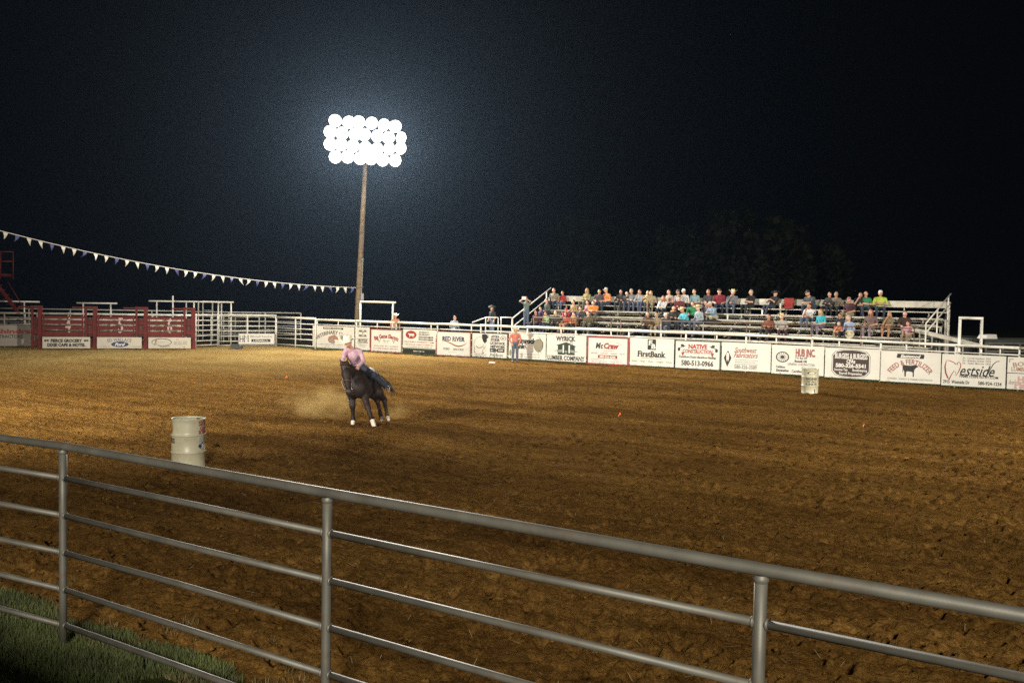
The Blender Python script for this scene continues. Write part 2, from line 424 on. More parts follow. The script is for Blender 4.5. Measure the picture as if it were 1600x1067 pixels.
def clods():
    n = 14000; y = 5 + 24 * RNG.random(n) ** 1.5; x = (RNG.random(n) - .5) * 1.2 * (y + 4); k = near_off(x, y) > .55; x, y = x[k], y[k]; n = len(x)
    t = (1 + 5 ** .5) / 2; iv = np.array([(-1, t, 0), (1, t, 0), (-1, -t, 0), (1, -t, 0), (0, -1, t), (0, 1, t), (0, -1, -t), (0, 1, -t), (t, 0, -1), (t, 0, 1), (-t, 0, -1), (-t, 0, 1)]) / 1.9
    fi = np.array([(0, 11, 5), (0, 5, 1), (0, 1, 7), (0, 7, 10), (0, 10, 11), (1, 5, 9), (5, 11, 4), (11, 10, 2), (10, 7, 6), (7, 1, 8), (3, 9, 4), (3, 4, 2), (3, 2, 6), (3, 6, 8), (3, 8, 9), (4, 9, 5), (2, 4, 11), (6, 2, 10), (8, 6, 7), (9, 8, 1)])
    r = (.008 + .022 * RNG.random(n) ** 3)[:, None, None]; a = RNG.random(n) * 2 * PI
    v = iv[None] * (1 + .35 * RNG.normal(0, 1, (n, 12, 1)).clip(-1, 1)) * r * np.array([1.2, 1, .75])
    vx = v[..., 0] * np.cos(a)[:, None] - v[..., 1] * np.sin(a)[:, None]; vy = v[..., 0] * np.sin(a)[:, None] + v[..., 1] * np.cos(a)[:, None]
    z0 = .05 * vnoise(x * .45, y * .45, 1) + .018 * vnoise(x * 1.3, y * 1.3, 2) + .012
    V = np.stack([vx + x[:, None], vy + y[:, None], v[..., 2] + z0[:, None]], -1)
    me = big_mesh('dirt_clods', V.reshape(-1, 3), (np.arange(n)[:, None, None] * 12 + fi[None]).reshape(-1, 3), [M_DIRT])
    tag(link('dirt_clods', me), 'loose crumbs and clods of soil lying on the arena dirt', 'soil', kind='stuff')
clods()

# ------------------------------------------------------------------ light pole in view
def light_pole():
    base = np.array([-9.75, 60.0, 0.0])
    top = at_y(572.5, 222, 60.0)
    r = empty('light_pole', base, 0, 'tall wooden pole carrying the blazing bank of arena floodlights', 'light pole')
    B = MB(); pts = [base + (top - base) * t for t in (0, .3, .6, 1.06)]
    B.tube(pts, [.20, .175, .155, .13], 14); B.build('pole', M_WOOD, r, True, org=base)
    em = bpy.data.materials.new('floodlight_lens'); em.use_nodes = True
    N, L = em.node_tree.nodes, em.node_tree.links
    e = N.new('ShaderNodeEmission'); e.inputs[0].default_value = (1, .95, .86, 1); e.inputs[1].default_value = LAMP_RADIANCE
    L.new(e.outputs[0], N['Material Output'].inputs['Surface']); em.cycles.emission_sampling = 'FRONT'
    aim = np.array([2.0, 26.0, 2.5])
    d = (aim - top); dh = np.array([d[0], d[1], 0]); dh /= np.linalg.norm(dh); side = np.array([-dh[1], dh[0], 0])
    for lev, (dz, nn, half) in enumerate(((1.08, 6, 1.80), (.36, 7, 2.16), (-.36, 7, 2.16), (-1.08, 6, 1.80))):  # rows added and lenses widened so the bank spreads like the lamps' glare
        c = top + np.array([0, 0, dz])
        B = MB(); B.beam(c - side * (half + .25) - dh * 0, c + side * (half + .25), .1, .12); B.build('crossarm', M_WOOD, r, org=base)
        for k in range(nn):
            off = -half + 2 * half * k / (nn - 1) - .12
            p = c + side * (off + RNG.normal(0, .03)) + dh * (.28 + RNG.normal(0, .03)) + np.array([0, 0, .02 + RNG.normal(0, .035)])
            tgt = aim + side * (off * 6 + RNG.normal(0, 4)) + dh * (lev * 5 - 6 + RNG.normal(0, 3))
            q = Vector(tgt - p).to_track_quat('Z', 'Y').to_matrix()
            H = MB(); H.lathe([(.08, -.28), (.14, -.24), (.26, -.05), (.40, .10), (.41, .12)], p, 12, R=q)
            H.tube([p - dh * .05 - np.array([0, 0, .2]), c + side * off], .02, 6)
            h = H.build('floodlight', M_DARKM, r, True, org=base)
            Ls = MB(); vv = [Vector(p) + q @ Vector((.395 * math.cos(a), .395 * math.sin(a), .126)) for a in [2 * PI * i / 12 for i in range(12)]]
            Ls.add(vv, [tuple(range(12))])
            lens = Ls.build('lens', em, h, org=base)
    B = MB(); u = (top - base) / np.linalg.norm(top - base)
    f = base + u * 3.1 + np.array([.25, -.1, 0]); B.box(f, (.18, .14, .42)); B.build('meter_box', M_GREYP, r, org=base)
    B = MB(); B.tube([base + np.array([.2, -.12, 0]), base + u * 5.5 + np.array([.17, -.1, 0])], .03, 6); B.build('conduit', M_GREYP, r, org=base)
    B = MB(); f = base + u * 3.63; B.tube([f + np.array([-.25, -.15, 0]), f + np.array([.32, -.2, .06])], .02, 6); B.build('hook', M_GALV, r, org=base)
    return base, u
POLE_BASE, POLE_U = light_pole()

# pennant string from the pole to beyond the left edge
def pennants():
    a = at_y(556, 449.5, 59.8); b = at_y(-40, 350, 46.0)
    r = empty('pennant_string', a, 0, 'long sagging string of white and blue pennants tied to the light pole', 'pennant string')
    def pos(t):
        p = a + (b - a) * t; p = p.copy(); p[2] -= 1.0 * 4 * t * (1 - t) * .62; return p
    B = MB(); B.tube([pos(i / 30) for i in range(31)], .018, 6); B.build('cord', M_SIGNW, r, org=a)
    mw = mat('white_pennant', (.70, .68, .60), .6); mb = mat('blue_pennant', (.055, .065, .20), .6)
    n = 40
    for i in range(n):
        t = (i + .45) / n; p = pos(t); q = pos(t + .0001); d = q - p; d /= np.linalg.norm(d)
        w = .22; h = .35
        blue = (i % 3) == 0
        B = MB(); sw = RNG.normal(0, .09); k = .05 + .04 * RNG.random(); tw = RNG.normal(0, .35)
        ny = np.array([-d[1], d[0], 0])
        rows = []
        for j in range(5):
            s = j / 4; half = w / 2 * (1 - s) + .004
            c = p + np.array([0, 0, -.015 - h * s]) + d * (sw * s * s + .04 * s) + ny * (k * math.sin(s * 2.6) * 1.0)
            dd = d * math.cos(tw * s) + ny * math.sin(tw * s)
            rows += [c - dd * half, c + dd * half]
        B.add(rows, [(2 * j, 2 * j + 1, 2 * j + 3, 2 * j + 2) for j in range(4)])
        o = B.build('pennant', mb if blue else mw, r, True, org=a)
        if blue: o['label'] = 'dark blue pennant'
pennants()

# ------------------------------------------------------------------ near pipe rail
def near_fence():
    rt = empty('near_pipe_fence', (NA[0], NA[1], 0), math.atan2(NT[1], NT[0]), 'grey galvanised pipe rail fence right in front of the camera', 'fence')
    s1 = np.linalg.norm(np.array([-1.23, 6.37]) - NA); s2 = np.linalg.norm(NB - NA); gap = (s2) / 2
    B = MB(); B.tube([(-9, -.95, 1.735), (0, 0, 1.74), (s1, 0, 1.738), (s2, 0, 1.737), (s2 + 6, 0, 1.74)], .034, 20); B.build('top_rail', M_GALV, rt, True)
    post = MB(); post.tube([(0, 0, -.1), (0, 0, .6), (0, 0, 1.2), (0, 0, 1.70)], .033, 16); pm = post.mesh('post', M_GALV, True)
    weld = MB(); weld.lathe([(.033, -.02), (.040, -.006), (.040, .006), (.033, .02)], (0, 0, 1.69), 16, caps=False); wm = weld.mesh('weld_bead', M_GALV, True)
    for s in (-2 * gap, -gap, 0, s1, s2, s2 + gap):
        o = link('post', pm, rt, (s, min(s, 0) * .105, 0)); link('weld_bead', wm, o)
    bead = MB(); bead.lathe([(.0235, -.009), (.031, -.003), (.031, .004), (.0235, .009)], (0, 0, 0), 12, R=Matrix.Rotation(PI / 2, 3, 'Y'), caps=False); bead = bead.mesh('weld_bead', M_GALV, True)
    for z in (1.468, 1.147, .827, .507, .198):
        for s in (-gap, 0, s1, s2):
            for e in (-.036, .036): link('weld_bead', bead, rt, (s + e, min(s + e, 0) * .105, z))
        for (a, b) in ((-9, -gap), (-gap, 0), (0, s1), (s1, s2), (s2, s2 + 6)):
            B = MB(); m = (a + b) / 2; sag = RNG.normal(0, .004)
            B.tube([(x, min(x, 0) * .105, q) for x, q in ((a + .02, z), (m, z + sag), (b - .02, z))], .0235, 14); B.build('rail', M_GALV, rt, True)
near_fence()

# ------------------------------------------------------------------ the stand the picture is taken from
def near_stand():
    r = empty('viewing_stand', (NA[0], NA[1], 0), math.atan2(NT[1], NT[0]), 'raised concrete viewing stand behind the near pipe rail', 'stand')
    m = mat('stand_concrete', (.30, .29, .27), .9, var=.25, scale=2, bump=.2)
    B = MB(); B.box((4, -2.7, .72), (30, .18, 1.5)); B.build('front_wall', m, r)
    B = MB(); B.box((4, -6.0, 1.22), (30, 6.4, .25)); B.build('deck', m, r)
near_stand()

# ------------------------------------------------------------------ text
_txt = {}
def text_mesh(s, bold=0.0, shear=0.0, serif=False, space=1.0):
    k = (s, bold, shear, serif, space)
    if k in _txt: return _txt[k]
    c = bpy.data.curves.new('lettering_curve', 'FONT'); c.body = s; c.size = 1; c.resolution_u = 2
    c.offset = bold; c.shear = shear; c.space_character = space; c.fill_mode = 'FRONT'
    o = bpy.data.objects.new('lettering_curve', c)
    me = bpy.data.meshes.new_from_object(o)
    v = np.array([q.co[:2] for q in me.vertices]).reshape(-1, 2); f = [tuple(p.vertices) for p in me.polygons]
    if serif and len(f):
        cnt = {}
        for p in f:
            for i in range(len(p)):
                e = tuple(sorted((p[i], p[(i + 1) % len(p)]))); cnt[e] = cnt.get(e, 0) + 1
        ex = []
        for (a, b), n_ in cnt.items():
            if n_ != 1: continue
            (x0, y0), (x1, y1) = v[a], v[b]
            if abs(y0 - y1) > .004 or not (.05 < abs(x0 - x1) < .30): continue
            for lev, sg in ((-bold, 1), (.73 + bold, -1)):
                if abs(y0 - lev) < .03:
                    xa, xb = min(x0, x1) - .075, max(x0, x1) + .075
                    ex.append((xa, xb, y0, y0 + sg * .075))
        vl = v.tolist()
        for xa, xb, ya, yb in ex:
            n0 = len(vl); vl += [(xa, ya), (xb, ya), (xb, yb), (xa, yb)]; f.append((n0, n0 + 1, n0 + 2, n0 + 3))
        v = np.array(vl)
    bpy.data.objects.remove(o); bpy.data.curves.remove(c); bpy.data.meshes.remove(me)
    _txt[k] = (v, f); return _txt[k]

class Sign:
    """flat board hung on a fence: local x along the board, local -y the printed face"""
    def __init__(s, root, w, h, zc, panel=True, thick=.02, yf=0.0, frame=None, fw=.05, board=None):
        s.root, s.w, s.h, s.zc, s.y = root, w, h, zc, yf - thick
        s.lay = 0
        if panel:
            B = MB(); B.box((0, yf - thick / 2, zc), (w, thick, h)); B.build('board', board or M_SIGNW, root)
        if frame is not None:
            for (cx, cz, a, b) in ((0, h / 2 - fw / 2, w, fw), (0, -h / 2 + fw / 2, w, fw), (-w / 2 + fw / 2, 0, fw, h - 2 * fw), (w / 2 - fw / 2, 0, fw, h - 2 * fw)):
                B = MB(); B.box((cx, s.y - .012, zc + cz), (a, .024, b)); B.build('frame', frame, root)
    def xy(s, u, v): return (u * s.w / 2, s.zc + v * s.h / 2)      # u, v in -1..1
    def put(s, v2, f, m, name):
        s.lay += 1; y = s.y - .003 - .0007 * s.lay
        me = mesh(name, [(p[0], y, p[1]) for p in v2], f, [m])
        return link(name, me, s.root)
    def text(s, t, u, v, wu, hv, m=None, arc=0.0, name='lettering', **st):
        st['bold'] = st.get('bold', 0.0) + .016
        """centre u,v; width wu and cap height hv as shares of the board"""
        tv, f = text_mesh(t, **st)
        if not len(f): return
        x0, x1 = tv[:, 0].min(), tv[:, 0].max(); cx, cz = s.xy(u, v)
        W_, H_ = wu * s.w, hv * s.h
        x = (tv[:, 0] - (x0 + x1) / 2) / (x1 - x0) * W_; y = tv[:, 1] / .73 * H_ - H_ / 2
        if arc:
            R = W_ / arc; a = x / R; x, y = (R + y) * np.sin(a), (R + y) * np.cos(a) - R
        return s.put(np.c_[cx + x, cz + y], f, m or M_BLACK, name)
    def poly(s, pts, m=None, name='emblem'):
        v = [s.xy(*p) for p in pts]
        return s.put(v, [tuple(range(len(v)))], m or M_BLACK, name)
    def ell(s, u, v, ru, rv, m=None, name='emblem', n=24, a0=0, a1=2 * PI):
        return s.poly([(u + ru * math.cos(a0 + (a1 - a0) * k / n), v + rv * math.sin(a0 + (a1 - a0) * k / n)) for k in range(n)], m, name)
    def line(s, pts, wd, m=None, name='emblem', closed=False):
        P = np.array([s.xy(*p) for p in pts]); n = len(P); vs, f = [], []
        wd = wd if hasattr(wd, '__len__') else [wd] * n
        for i in range(n):
            a, b = (P[i - 1], P[(i + 1) % n]) if closed else (P[max(i - 1, 0)], P[min(i + 1, n - 1)])
            d = b - a; d = d / (np.linalg.norm(d) + 1e-9); q = np.array([-d[1], d[0]]) * wd[i] / 2
            vs += [P[i] + q, P[i] - q]
        for i in range(n if closed else n - 1):
            j = (i + 1) % n; f.append((2 * i, 2 * i + 1, 2 * j + 1, 2 * j))
        return s.put(vs, f, m or M_BLACK, name)
    def rect(s, u, v, wu, hv, m=None, name='emblem'):
        return s.poly([(u - wu, v - hv), (u + wu, v - hv), (u + wu, v + hv), (u - wu, v + hv)], m, name)
    def small(s, u, v, wu, hv, m=None, seed=0):
        """a line of print too small to read in the photograph: word-length dashes"""
        rr = random.Random(seed + int(u * 100) + int(v * 1000)); x = u - wu; vs, f = [], []
        while x < u + wu - .02:
            l = min(rr.uniform(.03, .055), u + wu - x); hh = hv * rr.choice((.7, 1, 1))
            n0 = len(vs); vs += [s.xy(x, v - hv), s.xy(x + l * .62, v - hv), s.xy(x + l * .62, v - hv + 2 * hh), s.xy(x, v - hv + 2 * hh)]
            f.append((n0, n0 + 1, n0 + 2, n0 + 3)); x += l if rr.random() < .8 else l + .04
        if f: s.put(vs, f, m or M_GREYP, 'small_print')['kind'] = 'stuff'

# ------------------------------------------------------------------ far fence with its sponsor boards
M_PIPES = M_WHITE
def far_fence():
    rt = empty('arena_pipe_fence', (fpt(750)[0], fpt(750)[1], 0), 0, 'long white pipe fence with sponsor boards along the far side of the arena', 'fence')
    org = rt.location[:]
    pm = MB(); pm.tube([(0, 0, -.15), (0, 0, 1.70)], .038, 10); pm = pm.mesh('post', M_PIPES, True)
    sm = MB(); sm.tube([(0, 0, 1.36), (0, 0, 1.68)], .03, 8); sm = sm.mesh('upright', M_PIPES, True)
    for px in (494, 555, 617.5, 682, 749.7, 822.5, 898, 981, 1070, 1164, 1267, 1374, 1491, 1590, 1690):
        p = fpt(px) + np.array([.03, .05]); link('post', pm, rt, (p[0] - org[0], p[1] - org[1], float(gz(p[0], p[1]))))
    for px in (527, 588, 672, 735, 800, 875, 953, 1031, 1118, 1211, 1309, 1414, 1560):
        p = fpt(px) + np.array([.03, .05]); link('upright', sm, rt, (p[0] - org[0], p[1] - org[1], float(gz(p[0], p[1]))))
    xs = [494, 555, 617, 682, 750, 822, 898, 981, 1070, 1164, 1267, 1374, 1491, 1590, 1690]
    for nm, z, r in (('top_rail', 1.70, .058), ('middle_rail', 1.42, .024), ('bottom_rail', .16, .022)):
        for i in range(len(xs) - 1):
            a, b = fpt(xs[i]), fpt(xs[i + 1]); B = MB(); dz = (.05 if nm == 'bottom_rail' else 0)
            B.tube([(a[0], a[1] + dz, z + gz(*a)), (b[0], b[1] + dz, z + gz(*b))], r, 10); B.build(nm, M_PIPES, rt, True, org=org)
far_fence()
_a, _b = fpt(600), fpt(634); B = MB(); B.tube([(_a[0], _a[1] + .2, .42), (_b[0], _b[1] + .2, .42)], .025, 8)
_f = bpy.data.objects['arena_pipe_fence']; B.build('step_rail', M_PIPES, _f, True, org=_f.location[:])

def sign_root(pxl, pxr, label, zoff=0.0, name='sponsor_board'):
    a, b = fpt(pxl), fpt(pxr); d = b - a; L = np.linalg.norm(d); m = (a + b) / 2; t = d / L
    m = m - np.array([-t[1], t[0]]) * .05
    r = empty(name, (m[0], m[1], float(gz(*m)) + zoff), math.atan2(d[1], d[0]), label, 'sign', 'sponsor boards along the arena fence')
    return r, L - .02
ZC, SH = .715, 1.28
M_MAR = flat((.30, .04, .035)); M_DKR = flat((.33, .035, .03)); M_NAVY = flat((.02, .03, .09)); M_TAN = flat((.36, .20, .14)); M_OLV = flat((.26, .24, .17)); M_GRN = flat((.02, .05, .035))
M_PINK = flat((.55, .36, .32)); M_W = flat((.75, .73, .66)); M_BRK = flat((.33, .09, .07)); M_DBR = flat((.045, .028, .022))
def cow(s, u, v, w, h, m, flip=1):
    P = [(-1, .55), (-.9, .75), (-.5, .72), (0, .70), (.45, .78), (.62, .80), (.70, .98), (.78, .80), (.98, .66), (1.0, .52), (.82, .46), (.66, .30), (.52, .02), (.50, -.35), (.50, -.95), (.36, -.95), (.34, -.30), (.1, -.18), (-.35, -.16), (-.52, -.28), (-.54, -.95), (-.70, -.95), (-.74, -.2), (-.86, .1), (-.92, -.3), (-.98, -.3), (-.96, .2)]
    s.poly([(u + flip * a * w, v + b * h) for a, b in P], m)

# veterinary clinic
r, L = sign_root(489.5, 554.5, 'white veterinary clinic board with brown horse head emblem behind the rider'); s = Sign(r, L, SH, ZC)
s.rect(0, .80, .48, .085); s.text('RIVER VALLEY', 0, .80, .42, .055, M_W, bold=.01)
s.text('VETERINARY CLINIC', 0, .46, .88, .16, M_BLACK, arc=1.2, serif=True)
s.poly([(-.25, -.24), (-.2, .06), (.02, .20), (.05, .28), (.1, .20), (.18, .1), (.32, -.14), (.28, -.24), (.16, -.18), (.06, -.22), (.1, -.45), (.05, -.60), (-.1, -.55), (-.22, -.42)], M_TAN)
s.poly([(-.16, -.28), (-.02, -.05), (.04, -.2), (.06, -.45), (.02, -.62), (-.08, -.55)], M_GREYP)
s.small(0, -.66, .86, .035, seed=1); s.small(.05, -.84, .42, .035, seed=2)
# miller
r, L = sign_root(557.5, 578.5, 'narrow white board between the veterinary board and the red-framed electric board'); s = Sign(r, L, SH, ZC)
s.line([(-.7, .25), (-.7, .75), (-.55, .88), (.55, .88), (.7, .75), (.7, .25), (.55, .12), (-.55, .12)], .012, M_GREYP, closed=True)
s.text('MILLER', 0, .68, .62, .085, bold=.02, serif=True); s.text('&', 0, .48, .12, .06); s.text('MILLER', 0, .28, .62, .085, bold=.02, serif=True)
s.line([(-.8, -.02), (.8, -.02), (.8, -.36), (-.8, -.36)], .03, closed=True); s.rect(0, -.19, .66, .10); s.small(0, -.19, .58, .05, M_W, 3)
s.small(0, -.52, .7, .04, seed=4); s.small(0, -.68, .45, .04, seed=5)
# big game electric
r, L = sign_root(580, 629.5, 'electric company board framed in red brown with two small antler skulls', -.06); s = Sign(r, L, SH + .02, ZC, frame=M_BRK, fw=.055)
s.text('Big Game Electric', 0, .42, .80, .17, M_MAR, arc=.75, bold=.03, serif=True)
for u in (-.45, .48):
    s.line([(u - .1, .16), (u - .07, .02), (u, -.02), (u + .07, .02), (u + .1, .16)], .02); s.line([(u, 0), (u, -.18)], .03)
s.small(0, .02, .22, .05, seed=6); s.small(0, -.12, .15, .03, seed=7); s.small(0, -.45, .78, .045, M_TAN, 8); s.small(0, -.66, .8, .04, M_BRK, 9)
# stockyards
r, L = sign_root(630.5, 681.5, 'stockyards board with a white cow in a red oval and no frame'); s = Sign(r, L, SH - .26, ZC + .13)
s.ell(-.5, .42, .34, .44, M_DKR); cow(s, -.5, .36, .2, .24, M_W, -1)
s.text('DURANT', .30, .72, .30, .10, serif=True); s.text('DURANT', .32, .48, .34, .08, bold=.02); s.text('STOCKYARDS', .42, .2, .45, .10, bold=.03, serif=True); s.text('STOCKYARDS', .42, -.06, .45, .09, bold=.03)
s.text('SALE EVERY THURSDAY 11AM', 0, -.34, .9, .075, M_MAR); s.small(0, -.62, .88, .05, M_MAR, 10); s.small(0, -.86, .8, .06, seed=11)
B = MB(); B.box((0, -.01, .17), (L, .02, .2)); o = B.build('lower_board', M_BLACK, r); s2 = Sign(r, L, .2, .17, panel=False); s2.y = -.021; s2.small(0, 0, .35, .3, M_W, 12)
# red river
r, L = sign_root(683, 736.5, 'board with a red wave under dark blue capitals, thin red frame', -.05); s = Sign(r, L, SH + .02, ZC, frame=M_BRK, fw=.035)
s.text('RED RIVER', 0, .42, .66, .19, M_NAVY, bold=.01, serif=True); s.text('RED RIVER', 0, .42, .66, .19, M_NAVY)
ws = [(-.66, .17), (-.45, .2), (-.2, .08), (.1, -.12), (.3, -.18), (.5, -.12), (.7, .02), (.78, .14)]
s.line(ws, [.01, .02, .04, .06, .07, .06, .03, .005], M_DKR); s.line([(u, v - .05) for u, v in ws[1:5]], .012, M_DKR)
s.text('FORD  -  LINCOLN', 0, -.42, .58, .10, M_BLACK); s.small(0, -.66, .3, .02, seed=13)
# livestock board
r, L = sign_root(738, 794, 'black-framed livestock board with an outlined bull behind the small tripod', -.04); s = Sign(r, L, SH, ZC, frame=M_BLACK, fw=.022)
s.line([(-.86, -.2), (-.88, .1), (-.84, .4), (-.7, .62), (-.5, .66), (-.38, .6)], .014); s.line([(-.84, -.2), (-.86, -.55)], .025); s.line([(-.76, -.1), (-.6, -.26), (-.46, -.2), (-.38, -.1)], .03)
s.poly([(-.44, .86), (-.28, .92), (-.14, .86), (-.08, .66), (-.16, .5), (-.14, .34), (-.26, .14), (-.36, .3), (-.42, .55)]); s.line([(-.12, .9), (-.04, .76), (-.1, .6)], .02)
s.line([(-.36, .1), (-.3, -.2), (-.4, -.45), (-.36, -.6)], .018); s.line([(-.28, .1), (-.2, -.06), (-.3, -.3)], .014); s.rect(-.84, -.6, .04, .03); s.rect(-.36, -.62, .05, .03)
s.text('ATOKA', .32, .74, .24, .10, bold=.03, serif=True); s.text('STOKER', .32, .48, .26, .10, bold=.03, serif=True); s.text('LIVESTOCK', .47, .20, .42, .10, bold=.03, serif=True); s.text('NETWORK', .47, -.07, .42, .10, bold=.03, serif=True)
s.line([(.76 + .15 * math.cos(a), .62 + .18 * math.sin(a)) for a in np.linspace(0, 2 * PI, 18)[:-1]], .022, closed=True); cow(s, .76, .6, .08, .08, M_BLACK)
s.rect(.2, -.37, .17, .15); s.poly([(.36, -.37), (.46, -.22), (.84, -.22), (.84, -.52), (.46, -.52)]); s.small(.2, -.37, .11, .06, M_W, 14); s.small(.64, -.37, .14, .06, M_W, 15)
s.small(-.5, -.74, .36, .045, seed=16); s.small(-.5, -.88, .36, .035, seed=17); s.text('Phil Blankin', .42, -.74, .36, .10, M_GREYP, shear=.3)
# shamrock bank
r, L = sign_root(795.5, 853.5, 'bank board with an olive shamrock leaf behind the salmon-shirted man'); s = Sign(r, L, SH, ZC)
s.text('Shamrock', -.13, .45, .62, .20, bold=.04); s.text('Bank', -.42, .02, .32, .20, bold=.04); s.text('N.A.', -.1, -.04, .08, .05)
s.ell(.62, .12, .26, .52, M_OLV); s.line([(.58, .88), (.72, .62), (.86, .35), (.84, .02), (.78, -.08)], [.01, .025, .035, .025, .008]); s.line([(.6, -.5), (.68, -.3), (.78, -.46)], .025)
s.line([(-.95, -.42), (.6, -.42)], .008, M_GREYP); s.ell(-.9, -.56, .06, .26, M_OLV)
for k, v in enumerate((-.6, -.82)): s.small(-.35, v, .14, .04, seed=18 + k); s.small(.3, v, .42, .035, seed=20 + k)
# lumber
r, L = sign_root(854.5, 916.5, 'white lumber company board with a dark green house emblem'); s = Sign(r, L, SH + .02, ZC)
s.text('WYRICK', -.02, .74, .50, .17, bold=.03, serif=True); s.text('LUMBER COMPANY', 0, -.74, .94, .17, bold=.02, serif=True)
s.poly([(-.42, -.5), (-.42, .22), (0, .42), (.44, .22), (.44, -.5)], M_GRN); s.line([(-.48, .2), (0, .44), (.22, .33), (.22, .5), (.30, .5), (.30, .28), (.5, .14)], .035, M_BLACK)
s.rect(-.14, -.06, .035, .3, M_W); s.rect(.16, -.06, .035, .3, M_W); s.poly([(-.46, -.16), (-.2, -.1), (-.2, -.3), (-.44, -.34)], M_GREYP); s.poly([(.22, -.1), (.46, -.16), (.44, -.34), (.22, -.3)], M_GREYP); s.ell(0, -.26, .07, .09, M_GREYP)
s.line([(-.58, -.22), (-.4, -.18)], .02, M_BLACK); s.line([(.42, -.2), (.58, -.26)], .02, M_BLACK); s.poly([(-.06, -.5), (0, -.42), (.06, -.5)], M_W)
# oil company
r, L = sign_root(917.5, 983.5, 'oil company board in a thick dark red frame', -.05); s = Sign(r, L, SH + .10, ZC + .02, frame=M_MAR, fw=.075)
s.text('M', -.46, .36, .125, .19, bold=.04, shear=.2); s.text('c', -.28, .36, .06, .19, bold=.03, shear=.2); s.text('Craw', .17, .36, .36, .19, M_DKR, bold=.04, shear=.2)
s.line([(.0, .62), (.3, .62), (.52, .56), (.62, .42), (.62, .32)], [.006, .012, .02, .02, .006], M_GREYP); s.text('OIL COMPANY', 0, .14, .42, .055, M_GREYP, space=1.4); s.small(0, .0, .3, .018, M_MAR, 23)
s.text('ANTLERS  -  CLAYTON  -  DURANT  -  HUGO', 0, -.18, .80, .055, M_GREYP); s.rect(0, -.42, .46, .11, M_DKR); s.text('580-326-6366', 0, -.42, .38, .07, M_W, bold=.03)
s.small(-.45, -.62, .34, .025, seed=24); s.small(.5, -.62, .24, .025, seed=25); s.small(-.4, -.76, .42, .025, seed=26); s.small(.45, -.76, .3, .025, seed=27)
# first bank
r, L = sign_root(984.5, 1053.5, 'plain white bank board with a black square monogram'); s = Sign(r, L, SH + .02, ZC)
s.rect(.0, .56, .19, .38); s.text('F', -.07, .70, .10, .18, M_W, serif=True, bold=.02); s.text('B', .07, .44, .11, .18, M_W, serif=True, bold=.02)
s.text('FirstBank', 0, -.12, .66, .21, bold=.02, serif=True); s.text('www.firstbank-ok.com', 0, -.42, .48, .045, M_GREYP); s.text('Antlers  •  Hugo  •  Atoka  •  Coalgate  •  Kiowa', 0, -.66, .92, .06, M_OLV)
# construction
r, L = sign_root(1054.5, 1126.5, 'construction company board with feathered red lettering in a black frame', -.03); s = Sign(r, L, SH + .04, ZC, frame=M_BLACK, fw=.035)
s.text('NATIVE', 0, .60, .42, .15, M_DKR, bold=.03, serif=True); s.text('CONSTRUCTION', 0, .26, .66, .13, M_DKR, bold=.02, serif=True)
for sg in (-1, 1):
    s.ell(sg * .82, .36, .06, .13, M_BLACK); s.poly([(sg * .58, .62), (sg * .64, .74), (sg * .76, .70), (sg * .72, .56), (sg * .6, .5)], M_DBR); s.poly([(sg * .72, .16), (sg * .58, .16), (sg * .64, -.14)], M_MAR)
    s.line([(sg * .52, .64), (sg * .66, .56), (sg * .82, .44)], .03, M_DBR)
s.small(0, .06, .2, .02, seed=28); s.text('Trackhoe-Dozer-Backhoe-Hauling', 0, -.14, .82, .075, shear=.4, bold=.01); s.text('580-513-0966', 0, -.56, .70, .18, bold=.01)
# fabricators
r, L = sign_root(1127.5, 1204.5, 'fabricators board with a black diamond emblem and slanted red script'); s = Sign(r, L, SH - .02, ZC)
s.poly([(-.74, .44), (-.59, -.12), (-.76, -.76), (-.91, -.12)]); s.ell(-.75, .06, .06, .22, M_W); s.poly([(-.81, -.1), (-.78, -.4), (-.75, -.2), (-.72, -.4), (-.69, -.1)], M_W); s.line([(-.75, .44), (-.74, .64)], .012, M_GREYP); s.ell(-.735, .47, .025, .07, M_W)
s.text('Southwest', -.02, .50, .46, .19, M_BRK, shear=.5); s.text('Fabricators', .0, .14, .50, .19, M_BRK, shear=.5)
s.line([(-.46, -.22), (.5, -.22)], .022, M_GREYP); s.small(.02, -.36, .46, .03, M_GREYP, 29); s.line([(-.46, -.5), (.5, -.5)], .022, M_GREYP); s.text('580-326-3589', .0, -.70, .46, .14, M_GREYP, bold=.02, space=1.1)
# hub
r, L = sign_root(1205.5, 1287.5, 'contractors board with a black wagon wheel behind the far barrel'); s = Sign(r, L, SH - .02, ZC)
cu, cv, ru, rv = -.58, .18, .24, .34
s.line([(cu + ru * math.cos(a), cv + rv * math.sin(a)) for a in np.linspace(0, 2 * PI, 25)[:-1]], .045, closed=True); s.ell(cu, cv, .07, .1)
for k in range(14):
    a = 2 * PI * k / 14; s.line([(cu + .05 * math.cos(a), cv + .07 * math.sin(a)), (cu + ru * math.cos(a), cv + rv * math.sin(a))], .014)
s.text('HUB INC.', .30, .54, .38, .26, M_BRK, bold=.02, serif=True); s.text('P.O. Box 539', .15, .16, .22, .07, M_DBR); s.text('Boswell, OK', .14, -.06, .24, .08, M_DBR, bold=.02); s.text('GENERAL CONTRACTORS', .15, -.28, .52, .085, M_GREYP)
s.text('Utilities', -.64, -.5, .17, .085, M_DBR); s.text('Excavation', -.56, -.74, .24, .085, M_DBR, bold=.02); s.text('Concrete', .4, -.5, .22, .09, M_BRK); s.text('Certified', 0, -.76, .2, .09, M_DBR)
